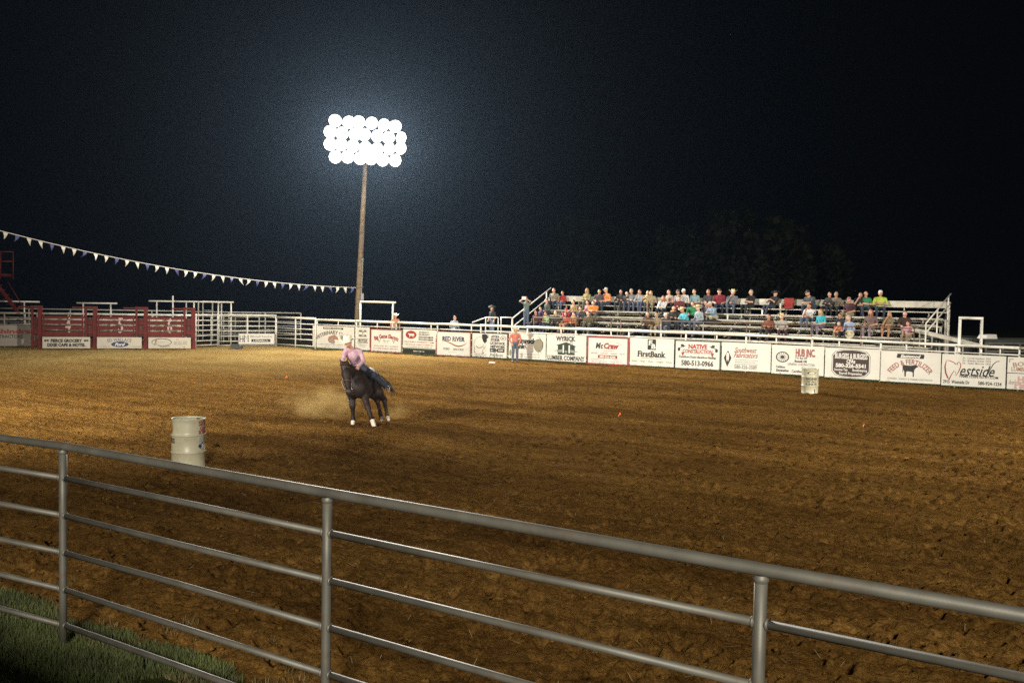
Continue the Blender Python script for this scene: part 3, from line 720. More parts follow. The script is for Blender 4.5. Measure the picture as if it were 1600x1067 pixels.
# cpas
r, L = sign_root(1288.5, 1374.5, 'accountants board with a large dark brown plaque', -.0); s = Sign(r, L, SH - .02, ZC)
def plaque(e, m):
    a = .66 + e; b = .84 + e * 1.6
    return [(-a, -.5 * b / .84), (-a, .5 * b / .84), (-a + .14, .76 * b / .84), (-.3, .84 * b / .84 + .02), (0, b + .06), (.3, b + .02), (a - .14, .76 * b / .84), (a, .5 * b / .84), (a, -.5 * b / .84), (a - .14, -.76 * b / .84), (.3, -b - .02), (0, -b - .06), (-.3, -b - .02), (-a + .14, -.76 * b / .84)]
s.poly([(u - .04, v) for u, v in plaque(.045, 0)], M_DBR); s.poly([(u - .04, v) for u, v in plaque(.03, 0)], M_W); s.poly([(u - .04, v) for u, v in plaque(0, 0)], M_DBR)
s.text('BURGESS & BURGESS', -.04, .50, .60, .18, M_W, bold=.02, serif=True); s.text('CPAs', -.04, .16, .16, .13, M_W, bold=.03, serif=True); s.text('580-326-5541', -.04, -.14, .56, .13, M_W, bold=.03, serif=True)
s.text('Income Tax      Bookkeeping', -.04, -.42, .60, .085, M_W, bold=.01); s.text('Payroll Preparation', -.04, -.66, .42, .085, M_W, bold=.01)
# feed
r, L = sign_root(1375.5, 1469.5, 'feed store board with a black cow under an arch of capitals'); s = Sign(r, L, SH - .02, ZC)
s.poly([(-.46, .72), (-.44, .86), (.44, .86), (.46, .78), (.44, .58), (-.44, .58), (-.47, .64)]); s.text('Eastwood', 0, .72, .34, .10, M_W, shear=.3, bold=.03)
s.text('FEED & FERTILIZER', 0, .36, .84, .17, M_BRK, arc=2.0); cow(s, 0, -.20, .26, .44, M_BLACK); s.text('OWNERS - DANNY & TAMARA EASTWOOD', 0, -.78, .76, .06, M_GREYP)
# dentistry
r, L = sign_root(1470.5, 1571, 'dentist board with a red tooth-shaped initial and black script'); s = Sign(r, L, SH - .02, ZC)
s.line([(-.86, .56), (-.9, .2), (-.87, -.2), (-.80, -.5), (-.76, -.62), (-.68, -.3), (-.60, -.04), (-.56, -.12), (-.54, -.36), (-.46, -.1), (-.40, .22), (-.40, .42), (-.46, .52), (-.52, .44), (-.50, .34)], [.02, .05, .055, .055, .05, .03, .02, .02, .03, .03, .035, .03, .03, .03, .04], M_DKR)
s.line([(-.88, .60), (-.74, .58), (-.62, .48), (-.55, .36)], [.01, .03, .03, .035], M_DKR)
s.text('estside', .13, .04, .54, .36, M_BLACK, shear=.4, bold=-.004); s.line([(.46, -.16), (.54, .2), (.62, .5), (.72, .66), (.80, .68)], [.02, .03, .03, .025, .03])
s.text('FAMILYDENTISTRY.COM', .18, -.36, .60, .085, M_BLACK)
for k, t in enumerate(('Dr.  Carroll Hutchens  DDS', 'Dr.  Brandon Stokes  DDS', 'Dr.  Taylor Morrow  DDS')): s.text(t, .10, .80 - .16 * k, .44, .06, M_GREYP)
s.text('2915  Westside Dr', -.52, -.74, .42, .11, M_BLACK); s.text('580-924-1234', .53, -.74, .36, .11, M_BLACK)
# two half boards at the right edge
r, L = sign_root(1572.5, 1668, 'upper small lumber board at the right end of the fence'); s = Sign(r, L, SH / 2 - .03, ZC + SH / 4)
s.line([(-.93, .3), (-.93, .72), (-.8, .72)], .02); s.text('BOSWELL', -.2, .25, .62, .28, M_TAN, arc=.5); s.text('LUMBER & HARDWARE', 0, -.5, .86, .28, M_TAN)
r, L = sign_root(1572.5, 1668, 'lower hair salon board at the right end of the fence'); s = Sign(r, L, SH / 2 - .03, ZC - SH / 4)
s.text("Ann's", -.82, -.1, .14, .3, M_GREYP, shear=.6); s.text('Hair', -.36, .3, .30, .40, M_PINK, bold=.03, serif=True); s.text('Place', -.4, -.42, .36, .40, M_PINK, bold=.03, serif=True)

# ------------------------------------------------------------------ pipe pens and gates at the chute end
def panel_fence(name, label, A, B, zs, rs, step=2.4, h=1.9, cat='fence', m=None, group=None):
    A, B = np.array(A, float), np.array(B, float); d = B - A; L = np.linalg.norm(d)
    rt = empty(name, (A[0], A[1], 0), math.atan2(d[1], d[0]), label, cat, group)
    n = max(1, round(L / step))
    pm = MB(); pm.tube([(0, 0, -.1), (0, 0, h)], .04, 8); pm = pm.mesh('post', m or M_WHITE, True)
    for i in range(n + 1): link('post', pm, rt, (L * i / n, 0, 0))
    for z, r in zip(zs, rs):
        q = MB(); q.tube([(0, 0, z), (L, 0, z)], r, 8); q.build('rail', m or M_WHITE, rt, True)
    return rt, L
def frame_gate(label, A, B, h, zs=(), over=(0, 0), r=.045, tall=None):
    A, B = np.array(A, float), np.array(B, float); d = B - A; L = np.linalg.norm(d)
    rt = empty('pipe_gate_frame', (A[0], A[1], 0), math.atan2(d[1], d[0]), label, 'gate frame', 'white overhead gate frames of the cattle pens')
    for i, x in enumerate((0, L)):
        q = MB(); q.tube([(x, 0, -.1), (x, 0, (tall if (tall and i) else h - r))], r, 8); q.build('post', M_WHITE, rt, True)
    q = MB(); q.tube([(-over[0], 0, h), (L + over[1], 0, h)], r, 8); q.build('crossbar', M_WHITE, rt, True)
    for z in zs:
        q = MB(); q.tube([(0, 0, z), (L, 0, z)], .025, 8); q.build('rail', M_WHITE, rt, True)
    return rt
def pxy(px, Y, py=500): return at_y(px, py, Y)[:2]
CZ = [1.83, 1.525, 1.22, .92, .66, .4]; CRR = [.062, .06, .06, .06, .03, .03]
panel_fence('pen_fence', 'white rail fence right behind the red bucking chutes', pxy(-30, 53.2), pxy(303, 55.6), CZ, CRR)
panel_fence('pen_fence', 'white alley fence with close rails behind the mounting gate', pxy(-20, 61), pxy(300, 62.5), [1.95, 1.7, 1.4, 1.1, .8, .5], [.04] + [.03] * 5)
panel_fence('corner_gate', 'low white pipe gate joining the last chute and the corner post', pxy(306, 55.6), pxy(340, 56.9), [1.86, 1.55, 1.26, .96, .66, .36, .1], [.05] + [.028] * 6, 1.3, 1.95, 'gate')
panel_fence('corner_gate', 'white pipe gate with the ranch board hung across it', pxy(342, 57.0), pxy(431, 58.3), [1.86, 1.5, 1.2, .9, .6, .3, .06], [.055] + [.026] * 6, 1.9, 1.9, 'gate')
panel_fence('corner_gate', 'white pipe gate between the ranch board and the veterinary board', pxy(432, 58.3), pxy(493, 56.15), [1.76, 1.42, 1.12, .82, .50, .14], [.06] + [.026] * 5, 1.9, 1.76, 'gate')
panel_fence('pen_fence', 'far white cattle pen fence seen through the corner gates', pxy(300, 64), pxy(470, 66), [1.9, 1.6, 1.3, 1.0, .7, .4], [.04] + [.03] * 5)
panel_fence('pen_fence', 'white cross fence dividing the pens behind the corner gates', pxy(330, 58.8), pxy(385, 65), [1.8, 1.5, 1.2, .9, .6], [.035] + [.028] * 4, 2.2, 1.8)
panel_fence('pen_fence', 'short white pen fence behind the ranch board near the corner', pxy(405, 62), pxy(432, 60.5), [1.7, 1.42, 1.15, .9, .6], [.03] * 5, 2.2, 1.7)
frame_gate('wide white overhead bar above the tractor board', pxy(-30, 55), pxy(38, 55.2), 2.46, over=(1, .85))
frame_gate('slightly tilted white overhead bar above the first red chute', pxy(130, 55.4), pxy(173, 55.8), 2.44, over=(.35, .35))
frame_gate('white overhead bar with one tall post above the third chute', pxy(245, 56.4), pxy(270, 56.6), 2.62, over=(.45, .1), tall=2.95)
frame_gate('long white overhead bar ending beside the corner gate', pxy(303, 57.2), pxy(361, 57.8), 2.62, over=(1.6, .15))
frame_gate('small low white frame just left of the long overhead bar post', pxy(291, 61), pxy(310, 61.4), 2.58, over=(.15, .2))
frame_gate('narrow white frame standing inside the pens behind the corner gate', pxy(341, 58.6), pxy(346, 59.8), 2.56)
frame_gate('thin white frame far back behind the corner gate', pxy(317, 64), pxy(332, 64.3), 2.6, zs=(2.0,))
# overhead gate by the light pole, gate at the right end
a, b = fpt(561.5) + [.02, .1], fpt(612) + [.02, .1]
frame_gate('white overhead gate frame beside the light pole', a, b, 2.80, over=(.02, .2), r=.05)
a, b = fpt(1494.5) + [.1, .12], fpt(1528.5) + [.1, .12]
frame_gate('white square gate frame right of the bleachers', a, b, 2.66, r=.055, over=(.05, .05))
# ranch board
p0, p1 = pxy(373, 57.2), pxy(430, 58.05); d = p1 - p0; m_ = (p0 + p1) / 2
r = empty('ranch_board', (m_[0], m_[1] - .1, 0), math.atan2(d[1], d[0]), 'low grey ranch board with HM brand hung on the corner gate', 'sign')
s = Sign(r, np.linalg.norm(d), .66, .46, frame=M_GREYP, fw=.03)
s.line([(-.90, -.6), (-.90, .65)], .045); s.line([(-.74, -.6), (-.74, .65)], .045); s.line([(-.90, 0), (-.66, 0)], .045); s.line([(-.66, -.6), (-.66, .65), (-.56, .05), (-.46, .65), (-.46, -.6)], .045)
s.text('Mitchell Ranches', .26, .45, .60, .22, M_GREYP); s.rect(.24, -.32, .52, .26); s.small(.24, -.32, .42, .13, M_W, 31)
B = MB(); B.box((0, 0, .12), (.6, .35, .16)); B.box((-.1, -.02, .24), (.45, .25, .1)); B.lathe([(.09, 0), (.09, .1)], (.2, -.1, .02), 10)
tag(B.build('feed_tub', M_DARKM, loc=(*ground(370, 545)[:2], -.02)), 'low black rubber tub on the dirt below the ranch board', 'tub')

# ------------------------------------------------------------------ red bucking chutes
CHP = [ground(66, 545.5)[:2], ground(305, 545.5)[:2]]
CT = (CHP[1] - CHP[0]); CL = np.linalg.norm(CT); CT = CT / CL; CANG = math.atan2(CT[1], CT[0])
def ch_s(px):       # distance along the chute front for a picture column
    d = ray(px, 530); A = np.array([[d[0], -CT[0]], [d[1], -CT[1]]]); return np.linalg.solve(A, CHP[0])[1]
def clip_text(t, z0, z1, zc, xc, w, h, y, m, parent):
    import bmesh
    v, f = text_mesh(t, bold=.03)
    x = (v[:, 0] - (v[:, 0].min() + v[:, 0].max()) / 2) / (v[:, 0].max() - v[:, 0].min()) * w + xc; z = (v[:, 1] / .73 - .5) * h + zc
    bm = bmesh.new(); vs = [bm.verts.new((a, y, b)) for a, b in zip(x, z)]
    for q in f:
        try: bm.faces.new([vs[i] for i in q])
        except ValueError: pass
    for zz, nrm in ((z0, (0, 0, -1)), (z1, (0, 0, 1))):
        bmesh.ops.bisect_plane(bm, geom=bm.verts[:] + bm.edges[:] + bm.faces[:], plane_co=(0, 0, zz), plane_no=nrm, clear_outer=True)
    if not bm.faces: bm.free(); return
    me = bpy.data.meshes.new('painted_number'); bm.to_mesh(me); bm.free(); me.materials.append(m); link('painted_number', me, parent)
def post_unit(px0, px1, label):
    a, b = ch_s(px0), ch_s(px1); w = b - a; p = CHP[0] + CT * a
    r = empty('chute_post_frame', (p[0], p[1], 0), CANG, label, 'chute post', 'red post frames between the bucking chutes')
    for x, ww in ((w - .11, .22), (.07, .12)):
        q = MB(); q.box((x, .06, 1.1), (ww, .14, 2.2)); q.build('post', M_RED, r)
    q = MB(); q.box((w / 2, .06, 2.25), (w + .02, .2, .12)); q.build('top_beam', M_RED, r)
    q = MB(); q.box((-.3, .1, 2.24), (.6, .1, .07)); q.build('latch_arm', M_RED, r)
    for z in (.35, .95, 1.45):
        q = MB(); q.box((w / 2, .09, z), (w - .2, .06, .26)); q.build('cross_board', M_RED, r)
    q = MB(); q.box((w / 2, .25, 1.2), (w - .1, .04, 1.0)); q.build('slide_panel', mat('dark_red_steel', (.09, .02, .018), .6), r)
    for z in (.5, 1.2, 1.8):
        q = MB(); q.lathe([(.03, -.05), (.03, .05)], (w - .2, -.03, z), 8); q.build('hinge', M_RED, r)
post_unit(48, 66, 'red post frame beside the tractor board'); post_unit(131.6, 152, 'red post frame between the grocery board and the blue oval board')
post_unit(211, 231, 'red post frame between the second and third chute gates'); post_unit(286, 305, 'last red post frame at the right end of the chutes')
BOARDS = ((1.63, 1.77), (1.36, 1.54), (1.07, 1.24), (.67, .955))
def chute(px0, px1, sx0, sx1, num, label):
    a, b = ch_s(px0) + .02, ch_s(px1) - .02; w = b - a; p = CHP[0] + CT * a - np.array([-CT[1], CT[0]]) * .12
    r = empty('bucking_chute_gate', (p[0], p[1], 0), CANG, label, 'chute gate', 'red bucking chute gates')
    for z0, z1 in BOARDS:
        q = MB(); q.box((w / 2, 0, (z0 + z1) / 2), (w, .05, z1 - z0)); o = q.build('gate_board', M_RED, r)
        clip_text(num, z0, z1, 1.33, w * .62, .26, .80, -.029, M_PINK, o)
    for x in (.05, w - .05):
        q = MB(); q.box((x, -.03, 1.25), (.08, .03, 1.25)); q.build('stile', M_RED, r)
    q = MB(); q.box((w / 2, .02, .36), (w, .03, .56)); q.build('kick_plate', M_RED, r)
    a2, b2 = ch_s(sx0), ch_s(sx1); pm = CHP[0] + CT * (a2 + b2) / 2 - np.array([-CT[1], CT[0]]) * .18
    return pm, b2 - a2
M_CSIGN = mat('sign_board_cream', (.55, .51, .42), .5, var=.1, scale=1.2, dirt=.3, dirtcol=(.36, .30, .22))
def chute_sign(pm, w, label):
    r = empty('chute_board', (pm[0], pm[1], 0), CANG, label, 'sign', 'sponsor boards on the bucking chutes'); return Sign(r, w, .60, .36, board=M_CSIGN)
pm, w = chute(66.5, 131.5, 67, 141.4, '4', 'red slatted chute gate nearest the tractor board')
s = chute_sign(pm, w, 'cream grocery and cafe board on the first chute'); s.text('PIERCE GROCERY', 0, .36, .66, .27, bold=.05); s.text('DIXIE CAFE & MOTEL', .0, -.40, .80, .27, bold=.05)
for u in (-.83, .83):
    s.ell(u - .05, .36, .05, .2, M_DBR); s.ell(u + .05, .38, .05, .18, M_DBR)
pm, w = chute(152, 211, 152, 221.5, '5', 'middle red slatted chute gate above the blue oval board')
s = chute_sign(pm, w, 'cream car dealer board with blue oval badge on the middle chute'); s.text('ED WALLACE', 0, .58, .54, .30, M_LTBL, arc=.35, serif=True)
s.ell(.02, -.28, .42, .56, M_W); s.ell(.02, -.28, .40, .52, M_NAVY); s.text('Ford', .02, -.28, .24, .28, M_W, shear=.4, bold=.02); s.small(-.7, -.68, .26, .09, seed=33); s.small(.76, -.68, .22, .09, seed=34)
pm, w = chute(231, 286, 232, 298, '6', 'red slatted chute gate at the right end')
s = chute_sign(pm, w, 'cream board with a black swoosh oval on the last chute')
s.line([(-.38 + .46 * math.cos(a), .1 + .66 * math.sin(a)) for a in np.linspace(-2.2, 3.9, 26)], [.01 + .028 * abs(math.sin(k * .12)) for k in range(26)])
s.text('S', -.66, .1, .07, .46, M_BLACK, shear=.4); s.small(-.30, .12, .26, .06, seed=35); s.line([(-.55, -.4), (-.4, -.72), (0, -.6)], .03); s.line([(.3, .4), (.36, .7), (.44, .6)], .015); s.small(.62, .38, .26, .03, seed=36)
s.text('580 326 5555', .50, -.02, .33, .28, M_GREYP, shear=.2); s.small(.55, -.45, .3, .03, seed=37); s.line([(.6, -.7), (.68, -.8), (.74, -.72)], .02)
# tractor board on its own gate, left of the chutes
a_, b_ = ground(-45, 543)[:2], ground(58, 543)[:2]; d = b_ - a_; L = np.linalg.norm(d); ang = math.atan2(d[1], d[0]); m_ = (a_ + b_) / 2
M_TAUPE = mat('taupe_painted_pipe', (.34, .29, .22), .5, dirt=.4)
rt, L_ = panel_fence('side_gate', 'taupe pipe gate carrying the tractor board left of the chutes', a_, b_, [1.86, 1.52, 1.2, .9, .12], [.04, .035, .03, .03, .03], 1.85, 1.9, 'gate', M_TAUPE)
r = empty('tractor_board', (m_[0], m_[1] - .08, 0), ang, 'grey tractor dealer board with red lowercase lettering at left edge', 'sign'); s = Sign(r, L, 1.10, .64, board=mat('sign_board_grey', (.34, .31, .26), .55, var=.12, scale=1.5, dirt=.3))
s.text('Mahindra', .16, .46, 1.36 * .5 * 1.0, .22, M_MAR, bold=.03); s.text('TRACTORS', .22, -.05, .36, .17, M_BLACK); s.small(.16, -.62, .72, .10, seed=38)

# red announcer stand at the left edge
def stand():
    Y = 55.5; o = pxy(0, Y); r = empty('announcer_stand', (o[0], o[1], 0), 0, 'red steel platform with guard rail and stairs at the left edge', 'platform')
    sc = Y / FPX
    def P(px, py, dy=0): q = at_y(px, py, Y + dy); return q - np.array([o[0], o[1], 0])
    for dy in (0, 1.6):
        for px in (20.5, 0.8, -45):
            q = MB(); q.tube([P(px, 436, dy), P(px, 393.5, dy)], .035, 8); q.build('rail_post', M_RED, r, True)
        for py in (393.5, 408.5):
            q = MB(); q.tube([P(-45, py, dy), P(20.5, py, dy)], .032, 8); q.build('guard_rail', M_RED, r, True)
    for py in (393.5, 408.5):
        q = MB(); q.tube([P(20.5, py, 0), P(20.5, py, 1.6)], .032, 8); q.build('guard_rail', M_RED, r, True)
    c4 = [P(-45, 429, -.05), P(21, 429, -.05), P(21, 429, 1.65), P(-45, 429, 1.65)]; zd = c4[0][2]
    q = MB(); q.add([(p[0], p[1], zd - .085) for p in c4] + [(p[0], p[1], zd + .085) for p in c4], [(0, 3, 2, 1), (4, 5, 6, 7), (0, 1, 5, 4), (1, 2, 6, 5), (2, 3, 7, 6), (3, 0, 4, 7)]); q.build('deck', M_RED, r)
    for px in (-44, -14):
        for dy in (.1, 1.5):
            e = P(px, 430, dy); q = MB(); q.tube([(e[0], e[1], -.1), (e[0], e[1], e[2] - .06)], .06, 8); q.build('leg', M_RED, r, True)
    for dy in (-1.0, -.3):
        q = MB(); q.beam(P(-14, 432, dy), P(31, 492, dy), .06, .17); q.build('stringer', M_RED, r)
        q = MB(); q.tube([P(-14, 405, dy), P(12, 440, dy), P(36, 480, dy)][1:], .02, 6); q.build('hand_rail', M_RED, r, True)
    for k in range(8):
        e = P(-12 + 43 * (k + .5) / 8, 434 + 60 * (k + .5) / 8, -.65); q = MB(); q.box(e, (.26, .66, .03)); q.build('tread', M_RED, r)
    q = MB(); e = P(31, 492, -.65); q.tube([e, (e[0] + .15, e[1], 0)], .035, 8); q.build('leg', M_RED, r, True)
stand()

# ------------------------------------------------------------------ bleachers (local: s along the fence, d away from it, z)
BA = np.array([.752, 48.59]); BT = np.array([.86433, -.50292]); BT /= np.linalg.norm(BT); BN = np.array([-BT[1], BT[0]]); BANG = math.atan2(BT[1], BT[0])
def on_d(px, py, d):
    r = ray(px, py); k = (BA @ BN + d) / (r[:2] @ BN); p = np.array([0, 0, EYE]) + k * r
    return float((p[:2] - BA) @ BT), float(p[2])
def bw(s, d, z=0): p = BA + BT * s + BN * d; return (p[0], p[1], z)
ROW_D = [2.8, 3.5, 4.2, 4.9, 5.6]; ROW_Z = [1.71, 2.00, 2.285, 2.565, 2.86]
S0, S1 = -1.5, 18.95
def bleachers():
    r = empty('bleachers', (*BA, 0), BANG, 'long aluminium bleachers full of spectators behind the far fence', 'bleachers')
    secs = np.linspace(S0, S1, 6)
    for i in range(5):
        d, z = ROW_D[i], ROW_Z[i]
        lo = S0 + .35 * (4 - i) * .3; hi = S1 - .16 * (4 - i)
        e = [lo] + list(secs[1:-1]) + [hi]
        for k in range(5):
            a, b = e[k] + .004, e[k + 1] - .004; m = (a + b) / 2; L = b - a
            q = MB(); q.box((m, d, z - .024), (L, .25, .048)); q.build('seat_plank', M_ALU, r)
            q = MB(); q.box((m, d - .42, z - .37), (L, .48, .045)); q.build('foot_plank', M_ALU, r)
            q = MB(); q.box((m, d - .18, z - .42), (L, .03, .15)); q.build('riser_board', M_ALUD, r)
        n = 12
        br = MB(); br.box((0, .02, -.13), (.05, .08, .16)); br.box((0, -.1, -.22), (.05, .32, .04)); bm_ = br.mesh('seat_bracket', M_ALUD)
        for k in range(n): link('seat_bracket', bm_, r, (lo + (hi - lo) * (k + .5) / n, d, z))
    for k in range(5):
        a, b = secs[k] + .004, secs[k + 1] - .004
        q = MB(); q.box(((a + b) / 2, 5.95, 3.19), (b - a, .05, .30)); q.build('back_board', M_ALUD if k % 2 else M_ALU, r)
    for k in range(12):
        x = S0 + .15 + (S1 - S0 - .3) * k / 11
        q = MB(); q.tube([(x, 6.02, -.1), (x, 6.02, 3.3)], .03, 6); q.build('back_post', M_ALU, r)
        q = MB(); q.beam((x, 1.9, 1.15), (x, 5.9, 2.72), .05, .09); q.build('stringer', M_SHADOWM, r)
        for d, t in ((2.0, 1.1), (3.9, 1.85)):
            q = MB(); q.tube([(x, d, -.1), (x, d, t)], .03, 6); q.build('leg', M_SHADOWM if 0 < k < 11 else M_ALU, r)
    # front walkway and its skirt boards
    lw = on_d(801, 520, 1.7)[0]
    e = [lw, 3.4, 7.6, 11.8, 15.4, 18.6]
    for k in range(5):
        a, b = e[k] + .004, e[k + 1] - .004; m = (a + b) / 2
        q = MB(); q.box((m, 2.05, 1.31), (b - a, .85, .05)); q.build('walkway_plank', M_ALU, r)
        for z, hgt in ((1.16, .16), (.9, .16)):
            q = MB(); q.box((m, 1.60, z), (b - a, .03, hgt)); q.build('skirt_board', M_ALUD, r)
    # brown guard rail
    for (pa, pb) in ((834, 955), (970, 1430)):
        a, b = on_d(pa, 500, 1.66)[0], on_d(pb, 508, 1.66)[0]
        q = MB(); q.tube([(a, 1.66, 2.17), (b, 1.66, 2.15)], .024, 8); q.build('guard_rail', M_RUST, r, True)
    for i, px in enumerate((834, 900, 955, 970, 1033, 1099, 1167, 1268, 1346, 1429)):
        a = on_d(px, 505, 1.66)[0]; q = MB(); q.tube([(a, 1.66, .9), (a, 1.66, 2.15)], .028 if i in (2, 3, 7, 8) else .022, 8); q.build('guard_post', M_TAUPE if px in (1033, 1099) else M_RUST, r, True)
    # left stairs with white hand rails
    a0, a1 = on_d(801, 497, 2.2), on_d(861, 450, 5.9)
    b0, b1 = on_d(803, 509, 2.2), on_d(858, 464, 5.9)
    q = MB(); q.tube([(a0[0], 2.2, a0[1]), (a1[0], 5.9, a1[1])], .03, 8); q.build('stair_rail', M_WHITE, r, True)
    q = MB(); q.tube([(b0[0], 2.2, b0[1]), (b1[0], 5.9, b1[1] - .05)], .026, 8); q.build('stair_rail', M_WHITE, r, True)
    for f_, dn in ((0, 1.2), (.88, 2.7)):
        x = a0[0] + (a1[0] - a0[0]) * f_; d = 2.2 + 3.7 * f_; z = a0[1] + (a1[1] - a0[1]) * f_
        q = MB(); q.tube([(x, d, dn), (x, d, z)], .03, 8); q.build('stair_post', M_WHITE, r, True)
    for k in range(6):
        f_ = (k + .5) / 6; q = MB(); q.box((a0[0] + .35 + (a1[0] - a0[0]) * f_ * .7, 2.4 + 3.1 * f_, 1.32 + 1.2 * f_), (.75, .3, .04)); q.build('stair_tread', M_ALU, r)
    # ramp rail at the left
    pts = [on_d(738, 504, 1.7), on_d(759, 496, 1.7), on_d(778, 496, 1.7)]
    q = MB(); q.tube([(x, 1.7, z) for x, z in pts], .03, 8); q.build('ramp_rail', M_WHITE, r, True)
    pts = [on_d(782, 496, 1.7), on_d(799, 496, 1.7)]
    q = MB(); q.tube([(x, 1.7, z) for x, z in pts], .03, 8); q.build('ramp_rail', M_WHITE, r, True)
    for px in (759, 778.5, 783, 800):
        x, z = on_d(px, 496, 1.7); q = MB(); q.tube([(x, 1.7, .6), (x, 1.7, z)], .028, 8); q.build('ramp_post', M_WHITE, r, True)
    x0, x1 = on_d(735, 520, 2.0)[0], on_d(801, 520, 2.0)[0]
    q = MB(); q.box(((x0 + x1) / 2 + .4, 2.3, 1.31), (x1 - x0 - .8, 1.1, .05)); q.build('ramp_deck', M_ALUD, r)
    # right stairs and ramp
    a0, a1 = on_d(1447, 505, 2.3), on_d(1486, 459, 5.6)
    for dz, dd in ((0, 0), (-.42, 0), (-.02, .0)):
        if dz == -.02: continue
        q = MB(); q.tube([(a0[0], 2.3, a0[1] + dz), (a1[0], 5.6, a1[1] + dz)], .028, 8); q.build('stair_rail', M_WHITE, r, True)
    for f_ in (0, .45, .9):
        x = a0[0] + (a1[0] - a0[0]) * f_; d = 2.3 + 3.3 * f_; z = a0[1] + (a1[1] - a0[1]) * f_
        q = MB(); q.tube([(x, d, .2), (x, d, z)], .03, 8); q.build('stair_post', M_WHITE, r, True)
    for px, top, d in ((1483, 483, 5.9), (1478, 500, 4.8), (1470, 510, 4.0)):
        x, z = on_d(px, top, d); q = MB(); q.box((x, d, z / 2), (.09, .09, z)); q.build('end_post', M_ALU, r)
    a0, a1 = on_d(1425, 515, 2.5), on_d(1532, 541, 2.5)
    q = MB(); q.beam((a0[0], 2.5, a0[1]), (a1[0], 2.5, a1[1]), .05, .14); q.build('ramp_side', M_ALU, r)
    q = MB(); q.beam((a0[0], 3.6, a0[1] - .02), (a1[0], 3.6, a1[1] - .02), .05, .14); q.build('ramp_side', M_ALU, r)
    q = MB(); q.beam((a0[0], 3.05, a0[1] - .08), (a1[0], 3.05, a1[1] - .08), 1.04, .03); q.build('ramp_deck', M_ALUD, r)
    for f_ in (.12, .3, .5, .75):
        x = a0[0] + (a1[0] - a0[0]) * f_; z = a0[1] + (a1[1] - a0[1]) * f_
        q = MB(); q.tube([(x, 2.5, -.5), (x, 2.5, z - .07)], .035, 8); q.build('ramp_leg', M_ALU, r, True)
bleachers()

# ------------------------------------------------------------------ smooth bodies from blended limbs
def cap(a, b, ra, rb, lab): return ('c', np.array(a, float), np.array(b, float), ra, rb, lab)
def ell(c, r, lab, R=None): return ('e', np.array(c, float), np.array(r, float), R, 0, lab)
def prim_d(p, P):
    if p[0] == 'c':
        a, b, ra, rb = p[1:5]; ba = b - a; q = P - a
        h = np.clip(q @ ba / (ba @ ba), 0, 1); return np.linalg.norm(q - h[..., None] * ba, axis=-1) - (ra + (rb - ra) * h)
    c, r, R = p[1:4]; q = P - c
    if R is not None: q = q @ R          # rows of R: columns are the axes
    k0 = np.linalg.norm(q / r, axis=-1); k1 = np.linalg.norm(q / (r * r), axis=-1) + 1e-9
    return k0 * (k0 - 1) / k1
def prim_box(p):
    if p[0] == 'c': m = max(p[3], p[4]); return np.minimum(p[1], p[2]) - m, np.maximum(p[1], p[2]) + m
    m = p[2].max() if p[3] is not None else p[2]; return p[1] - m, p[1] + m
def body_mesh(prims, h, k):
    lo = np.min([prim_box(p)[0] for p in prims], 0) - 3 * h; hi = np.max([prim_box(p)[1] for p in prims], 0) + 3 * h
    n = np.ceil((hi - lo) / h).astype(int) + 1
    ax = [lo[i] + h * np.arange(n[i]) for i in range(3)]
    D = np.full(n, 9.0)
    for p in prims:
        l, u = prim_box(p); m = k + 2 * h
        i0 = np.maximum(((l - m - lo) / h).astype(int), 0); i1 = np.minimum(((u + m - lo) / h).astype(int) + 2, n)
        G = np.stack(np.meshgrid(*[ax[j][i0[j]:i1[j]] for j in range(3)], indexing='ij'), -1)
        d = prim_d(p, G); sl = tuple(slice(i0[j], i1[j]) for j in range(3)); o = D[sl]
        t = np.maximum(k - np.abs(o - d), 0) / k; D[sl] = np.minimum(o, d) - t * t * k * .25
    S = D < 0
    c8 = [(i, j, l) for i in (0, 1) for j in (0, 1) for l in (0, 1)]
    cs = sum(S[i:n[0] - 1 + i, j:n[1] - 1 + j, l:n[2] - 1 + l].astype(np.int8) for i, j, l in c8)
    cells = np.argwhere((cs > 0) & (cs < 8)); idx = np.full(n - 1, -1); idx[tuple(cells.T)] = np.arange(len(cells))
    acc = np.zeros((len(cells), 3)); cnt = np.zeros(len(cells))
    for a in c8:
        for x in range(3):
            if a[x]: continue
            b = list(a); b[x] = 1
            da = D[tuple((cells + a).T)]; db = D[tuple((cells + b).T)]; mk = (da < 0) != (db < 0)
            t = np.where(mk, da / np.where(mk, da - db, 1), 0)
            pt = np.array(a, float)[None] + t[:, None] * (np.array(b) - np.array(a))
            acc[mk] += pt[mk]; cnt[mk] += 1
    V = lo + h * (cells + acc / cnt[:, None])
    F = []
    for x in range(3):
        y, z = (x + 1) % 3, (x + 2) % 3
        a = S.take(range(0, n[x] - 1), x); b = S.take(range(1, n[x]), x); e = np.argwhere(a != b)
        sg = a[tuple(e.T)]
        e_ok = (e[:, y] > 0) & (e[:, z] > 0) & (e[:, y] < n[y] - 1) & (e[:, z] < n[z] - 1); e, sg = e[e_ok], sg[e_ok]
        def cid(dy, dz):
            q = e.copy(); q[:, y] -= dy; q[:, z] -= dz; return idx[tuple(q.T)]
        q = np.stack([cid(1, 1), cid(0, 1), cid(0, 0), cid(1, 0)], -1)
        q[~sg] = q[~sg][:, ::-1]; F.append(q)
    F = np.concatenate(F); F = F[(F >= 0).all(1)]
    C = V[F].mean(1); labs = sorted(set(p[5] for p in prims))
    best = np.full(len(F), 9e9); lab = np.zeros(len(F), int)
    for p in prims:
        d = prim_d(p, C); m = d < best; best[m] = d[m]; lab[m] = labs.index(p[5])
    return V, F, lab, labs
